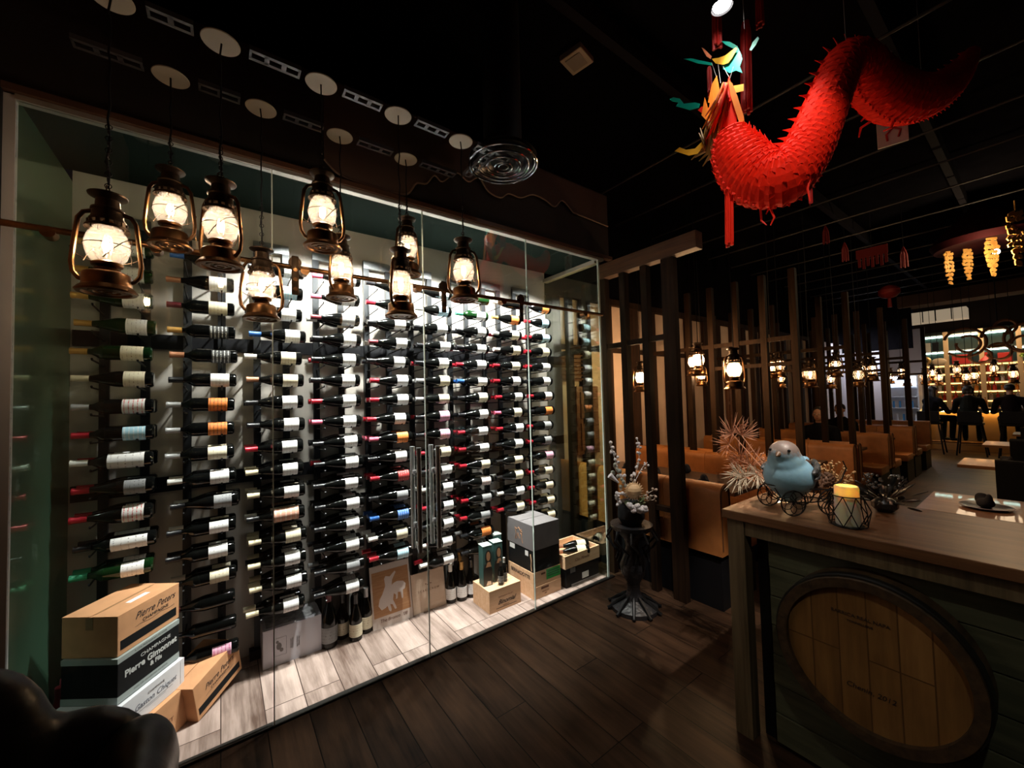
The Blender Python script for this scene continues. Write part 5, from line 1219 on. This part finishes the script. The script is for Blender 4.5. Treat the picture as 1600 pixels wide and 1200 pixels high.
# red paper decorations farther away, gilded hanging lantern, sign, ceiling fittings
t = thing('gilded_lantern', 'dark red canopy lantern with lit golden openwork pendants at the right', 'chandelier', (8.0, .42, 3.2))
MB().lathe([(0, .82), (.05, .80), (.42, .42), (.50, .30), (.46, .22), (0, .30)], 24).build('canopy', mat('dark_red_lacquer', (.020, .0012, .002), .8, spec=.1), t, True)
MB().cyl((0, 0, .8), (0, 0, .9), .01).build('rod', BLACK, t)
GO = mat('gilded_openwork', (.90, .48, .12), .4, .1)
def filigree(parent, px, py, X, wpx, hpx, base, seed):
    c = at(px, py, 0, X); dep = (c-Vector((0, 0, CAM_H))).dot(FWD); W_ = wpx*dep/FPX; H_ = hpx*dep/FPX; rr = random.Random(seed); m = MB()
    R0 = Vector((RIGHT.x, RIGHT.y, 0)).normalized(); N0 = Vector((FWD.x, FWD.y, 0)).normalized(); rows = 11
    rows = 9
    for i in range(rows):
        u = (i+.5)/rows; z = H_*(.5-u); wd = W_*.5*(math.sin(PI*min(1, u*1.25+.08))**.5 if u < .6 else 1.7*(1.02-u)+.12)
        for s in (-1, -.4, .3, 1) if wd > W_*.3 else (-.6, .6):
            L = H_/rows*rr.uniform(.45, .68); ww = W_*rr.uniform(.10, .18); o_ = c-base+R0*(s*wd*rr.uniform(.55, .9))+Vector((0, 0, z+rr.uniform(-.2, .2)*L)); tt = rr.uniform(-.9, .9)
            f_ = lambda lx, ly: o_+R0*(lx*math.cos(tt)-ly*math.sin(tt))+Vector((0, 0, lx*math.sin(tt)+ly*math.cos(tt)))
            m.prism([f_(0, L), f_(ww, L*.2), f_(ww*.7, -L*.6), f_(0, -L), f_(-ww*.9, -L*.3), f_(-ww*.5, L*.4)], N0, .012)
    m.tube([c-base+Vector((0, 0, H_*.5)), c-base+Vector((0, 0, H_*.5+.12))], .006, 4)
    return m.build('golden_pendant', GO, parent, True)
B0 = Vector((8.0, .42, 3.2))
filigree(t, 1484, 416, 8.0, 15, 58, B0, 1); filigree(t, 1513, 413, 8.15, 17, 50, B0, 2); filigree(t, 1551, 400, 7.85, 22, 64, B0, 3); filigree(t, 1589, 372, 7.6, 30, 88, B0, 4)
MB().sph((.0, -.09, .11), .035, 14).build('bulb', mat('white_bulb', (1, 1, 1), .4, emit=(1, .86, .66), es=35), t, True)
light('POINT', 'gilded_light', (7.4, .35, 3.2), 26, (1, .72, .42), .05)
RL = mat('far_red_paper', (.20, .008, .006), .7)
c = at(1389, 456, 0, 9.0); t = thing('paper_lantern', 'small red paper lantern hanging far behind the dragon', 'lantern', c)
MB().lathe([(.03, .11), (.09, .09), (.14, .03), (.14, -.03), (.09, -.09), (.03, -.11)], 16).build('shade', RL, t, True); MB().cyl((0, 0, -.11), (0, 0, -.26), .02, .03, 8).build('tassel', RL, t); MB().cyl((0, 0, .1), (0, 0, 4.1-c.z), .004).build('string', BLACK, t)
c = at(1362, 398, 0, 7.0); t = thing('red_banner', 'red fringed paper banner hanging far under the dragon tail', 'banner', c)
MB().bx(-.004, .004, -.16, .16, -.02, .10).build('cloth', RL, t)
for k in range(7): MB().bx(-.004, .004, -.155+.045*k, -.155+.045*k+.03, -.14-.03*(k % 2), -.02).build('fringe', RL, t)
MB().cyl((0, 0, .10), (0, 0, 4.1-c.z), .003).build('string', BLACK, t)
for k, (px, py, lb) in enumerate([(1290, 365, 'left of the red banner'), (1320, 392, 'just left of the red banner'), (1412, 400, 'right of the red banner')]):
    c = at(px, py, 0, 7.2); o = thing('red_tassel', 'dim red paper tassel hanging far away, '+lb, 'tassel', c, 0, 'far red tassels')
    m = MB()
    for j in range(6): m.tube([(0, 0, .12), (.03*math.cos(j), .03*math.sin(j), .02), (.035*math.cos(j), .035*math.sin(j), -.15)], .008, 4)
    m.build('strands', RL, o); MB().cyl((0, 0, .12), (0, 0, 4.1-c.z), .003).build('string', BLACK, o)
c = at(1394, 203, 0, 4.1); t = thing('hanging_sign', 'small pale sign with a red running figure hanging behind the dragon claws', 'sign', c, .25)
MB().bx(-.008, .008, -.085, .085, -.115, .115, .003).build('plate', mat('pale_sign_plate', (.75, .70, .64), .5), t)
MB().tube([(-.0095, .03, .06), (-.0095, -.02, .06), (-.0095, -.005, .01), (-.0095, .035, -.03), (-.0095, .03, -.08)], .007, 5).tube([(-.0095, -.005, .01), (-.0095, -.045, -.02), (-.0095, -.03, -.07)], .007, 5).sph((-.0095, .0, .085), .013, 8).build('red_figure', mat('red_sign_paint', (.55, .03, .02), .5), t)
MB().cyl((0, 0, .115), (0, 0, 4.1-c.z), .004).build('rod', BLACK, t)
c = at(901, 96, 2, 4.06); t = thing('smoke_detector', 'small pale square fitting on the black ceiling', 'ceiling fitting', (c.x, c.y, 4.055), .2)
MB().bx(-.09, .09, -.09, .09, 0, .045, .008).build('housing', mat('pale_plastic', (.45, .38, .30), .6), t); MB().bx(-.06, .06, -.06, .06, -.004, 0).build('grille', mat('pale_grille', (.30, .26, .21), .6), t)
light('POINT', 'ceiling_glow', (c.x+.1, c.y-.3, 3.75), .5, LWARM, .03) if False else None
c = at(1128, 6, 2, 3.8); t = thing('ceiling_spotlight', 'bright white spotlight behind the red ribbons at the top edge', 'spotlight', (c.x, c.y, c.z))
MB().lathe([(.055, -.02), (.055, .10), (.03, .14), (.012, .15), (.012, .30)], 20).build('housing', BLACK, t, True); MB().sph((0, 0, -.006), (.048, .048, .022), 16).build('lamp_face', mat('spot_lamp_face', (1, 1, 1), .4, emit=(1, .95, .9), es=40), t, True)
light('SPOT', 'spotlight_beam', (c.x, c.y, c.z-.05), 34, (1, .95, .9), .03, (2.5, .85, 2.4), 80, .8)
light('SPOT', 'room_spot', (1.3, .1, 3.7), 70, (1, .9, .85), .03, (2.5, .85, 2.75), 34, .7)
# ceiling joists and pipes
JM = mat('dark_ceiling_steel', (.07, .066, .066), .4, .7); BMM = mat('dark_ceiling_beam', (.012, .011, .013), .8, spec=.03)
jn = 0; NTH = ['first', 'second', 'third', 'fourth', 'fifth', 'sixth', 'seventh', 'eighth', 'ninth', 'tenth', 'eleventh', 'twelfth', 'farthest']
for x in (3.4, 4.2, 5.0, 5.8, 6.6, 7.4, 8.2, 9.0, 9.8, 10.6, 11.4, 12.2, 13.0):
    o = MB().cyl((x, -3.0, 3.84), (x, 3.3, 3.84), .011, seg=8).build('ceiling_joist', JM); tag(o, 'thin steel ceiling pipe, %s from the wine cellar, crossing the dark dining ceiling' % NTH[jn], 'ceiling joist', 'steel ceiling joists'); jn += 1
for y, nm_ in ((1.62, 'nearest the cellar'), (.55, 'over the aisle')):
    o = MB().bx(-.5, 13.5, y-.03, y+.03, 3.92, 4.06).build('ceiling_beam', BMM); tag(o, 'long steel ceiling beam running toward the bar, '+nm_, 'ceiling beam')

# ================================================================== ARMCHAIR AT THE LOWER LEFT
LEA = mat('black_tufted_leather', (.010, .010, .011), .35, bump=.5, bs=9)
t = thing('armchair', 'black leather armchair cut off by the lower left corner of the photo', 'armchair', (-.355, 1.42, 0), 0)
def blob(nme, parts, m, parent, vox=.018):
    b_ = MB()
    for p_ in parts: b_.sph(*p_)
    o = b_.build(nme, m, parent, True); remesh(o, vox, 8); return o
blob('backrest', [((-.17, .30, .62), (.16, .09, .30), 20), ((-.22, .26, .60), (.12, .09, .28), 20), ((.0, .32, .50), (.20, .08, .22), 20)], LEA, t)
blob('arm', [((.17, .12, .43), (.09, .24, .22), 20), ((.155, .22, .53), (.10, .14, .145), 20)], LEA, t)
blob('arm', [((-.28, .05, .42), (.06, .26, .20), 20)], LEA, t)
blob('seat', [((-.05, .05, .34), (.24, .28, .12), 20)], LEA, t)
for sx in (-.28, .2):
    for sy in (-.15, .28): MB().cyl((sx, sy, 0), (sx, sy, .25), .02, .028, 12).build('leg', BLACK, t, True)

# ================================================================== PEOPLE
SKIN = mat('skin', (.48, .26, .17), .55); HAIR = mat('dark_hair', (.012, .009, .008), .5)
def person(label, loc, rz, seat, cloth, legs, arm='forward', hairlen=.0, lean=.12, vox=.014):
    """seated figure facing local +x; origin on the floor below the hips"""
    t = thing('person', label, 'person', loc, rz)
    def caps(m, a, b, r0, r1, n=7):
        a = Vector(a); b = Vector(b)
        for k in range(n+1): u = k/n; m.sph(a.lerp(b, u), r0+(r1-r0)*u, 12)
    H = seat+.09; lx = lean
    neck = Vector((lx*.9, 0, H+.50)); head = Vector((lx+.03, 0, H+.66))
    # one continuous surface: trunk, neck, head, limbs and hands
    m = MB(); caps(m, (0, -.07, H), (0, .07, H), .125, .125, 3); caps(m, (0, 0, H), (lx*.5, 0, H+.26), .13, .13); caps(m, (lx*.5, 0, H+.24), (lx*.85, 0, H+.42), .14, .12)
    for s in (-1, 1): caps(m, (lx*.8, s*.04, H+.43), (lx*.9, s*.165, H+.415), .075, .062, 4)
    caps(m, neck-Vector((0, 0, .05)), neck+Vector((.02, 0, .09)), .058, .05, 4)
    m.sph(head+Vector((-.008, 0, .02)), (.088, .072, .092), 18).sph(head+Vector((.025, 0, -.045)), (.058, .054, .06), 14)
    m.sph(head+Vector((.090, 0, -.012)), (.016, .013, .020), 10).sph(head+Vector((.075, 0, -.012)), (.014, .012, .032), 10)
    for s in (-1, 1): m.sph(head+Vector((0, s*.074, -.008)), (.018, .010, .028), 10)
    wr_ = []
    for s in (-1, 1):
        sh = Vector((lx*.88, s*.19, H+.40)); el = Vector((lx+.10, s*.25, H+.14)); wr0 = Vector((lx+.33, s*.12, H+.18)) if arm == 'forward' else Vector((lx+.30, s*.16, H+.05))
        caps(m, sh, el, .052, .040); caps(m, el, wr0, .038, .025); wr_.append((wr0, s))
        kn = Vector((.44, s*.12, seat+.08)); an = Vector((.40, s*.11, max(.10, seat-.38)))
        caps(m, (0, s*.09, H-.01), kn, .090, .062); caps(m, kn, an, .058, .038)
        caps(m, an+Vector((0, 0, -.04)), an+Vector((.15, 0, -.06)), .040, .030, 4)
        d = (wr0-el).normalized(); side = Vector((-d.y, d.x, 0)).normalized()
        caps(m, wr0, wr0+d*.075, .024, .026, 3)
        for q, (o_, L_) in enumerate(((-.026, .062), (-.009, .075), (.009, .070), (.025, .055))):
            b_ = wr0+d*.08+side*o_; e_ = b_+d*L_*.6+Vector((0, 0, -.004)); caps(m, b_, e_, .0095, .0085, 3); caps(m, e_, e_+d*L_*.35+Vector((0, 0, -.018)), .0085, .007, 2)
        b_ = wr0+d*.03-side*s*.024; caps(m, b_, b_-side*s*.028+d*.035, .011, .009, 3)
    m.build; o = m.build('body', SKIN, t, True); remesh(o, .0085, 3)
    # clothing a little larger than the body
    m = MB(); g = .012
    caps(m, (0, -.07, H), (0, .07, H), .125+g, .125+g, 3); caps(m, (0, 0, H), (lx*.5, 0, H+.26), .13+g, .13+g); caps(m, (lx*.5, 0, H+.24), (lx*.85, 0, H+.42), .14+g, .12+g)
    for s in (-1, 1):
        caps(m, (lx*.8, s*.04, H+.43), (lx*.9, s*.165, H+.415), .075+g, .062+g, 4)
        sh = Vector((lx*.88, s*.19, H+.40)); el = Vector((lx+.10, s*.25, H+.14)); wr0 = wr_[0 if s < 0 else 1][0]
        caps(m, sh, el, .052+g, .040+g); caps(m, el, el.lerp(wr0, .85), .038+g, .028+g)
    remesh(m.build('jacket', cloth, t, True), vox, 4)
    m = MB()
    for s in (-1, 1):
        kn = Vector((.44, s*.12, seat+.08)); an = Vector((.40, s*.11, max(.10, seat-.38)))
        caps(m, (0, s*.09, H-.01), kn, .090+g, .062+g, 10); caps(m, kn, an, .058+g, .040+g, 10)
    remesh(m.build('trousers', legs, t, True), vox, 4)
    for s in (-1, 1):
        m = MB(); an = Vector((.40, s*.11, max(.10, seat-.38))); caps(m, an+Vector((0, 0, -.045)), an+Vector((.15, 0, -.062)), .046, .036, 5)
        remesh(m.build('shoe', BLACK, t, True), vox, 3)
    m = MB().sph(head+Vector((-.022, 0, .038)), (.090, .082, .088), 18)
    if hairlen: 
        for s in (-1, 0, 1): caps(m, head+Vector((-.05, s*.05, .02)), head+Vector((-.06, s*.06, -hairlen)), .045, .04)
    remesh(m.build('hair', HAIR, t, True), .010, 3)
    for s in (-1, 1): MB().sph(head+Vector((.077, s*.029, .008)), (.007, .011, .007), 10).build('eye', mat('eye_white', (.55, .53, .5), .3), t, True); MB().sph(head+Vector((.0825, s*.029, .008)), .0048, 8).build('iris', BLACK, t, True)
    MB().sph(head+Vector((.078, 0, -.052)), (.008, .024, .007), 10).build('mouth', mat('lips', (.35, .10, .08), .5), t, True)
    return t
DC = mat('black_jacket_cloth', (.006, .006, .008), .9, spec=.1); OC = mat('dark_olive_cloth', (.009, .009, .006), .9, spec=.1); BC = mat('dark_brown_cloth', (.009, .005, .004), .9, spec=.1)
def stool(x, y, lb):
    t = thing('bar_stool', lb, 'stool', (x, y, 0), 0, 'bar stools')
    MB().bx(-.2, .2, -.2, .2, .70, .76, .02).build('seat', BLACK, t)
    MB().bx(-.22, -.18, -.19, .19, .76, 1.02, .01).build('backrest', BLACK, t)
    for sx in (-1, 1):
        for sy in (-1, 1): MB().cyl((sx*.23, sy*.23, 0), (sx*.16, sy*.16, .71), .015).build('leg', BLACKM, t)
    MB().tube([(-.21, -.21, .25), (.21, -.21, .25), (.21, .21, .25), (-.21, .21, .25)], .010, 6, True).build('foot_ring', BLACKM, t)
stool(14.0, 1.78, 'black bar stool under the leftmost seated person at the bar'); stool(14.0, 1.12, 'black bar stool under the middle person at the bar'); stool(14.0, .50, 'black bar stool under the rightmost person at the bar')
person('person in dark clothes seated sideways at the left end of the bar', (14.02, 1.80, 0), -.75, .76, DC, DC, hairlen=.16)
person('person in dark olive top seated at the bar with back turned, middle one', (14.0, 1.14, 0), 0, .76, OC, DC, hairlen=.06)
person('person with short dark hair in brown jacket seated at the bar, rightmost', (14.0, .52, 0), .1, .76, BC, DC)
person('person with dark hair and black top in a booth facing the camera, left one', (7.62, 2.16, 0), PI, .47, DC, DC, lean=.06, hairlen=.05)
person('person in dark clothes with short hair in a booth facing the camera, right one', (9.38, 2.33, 0), PI-.10, .47, DC, DC, lean=.06)
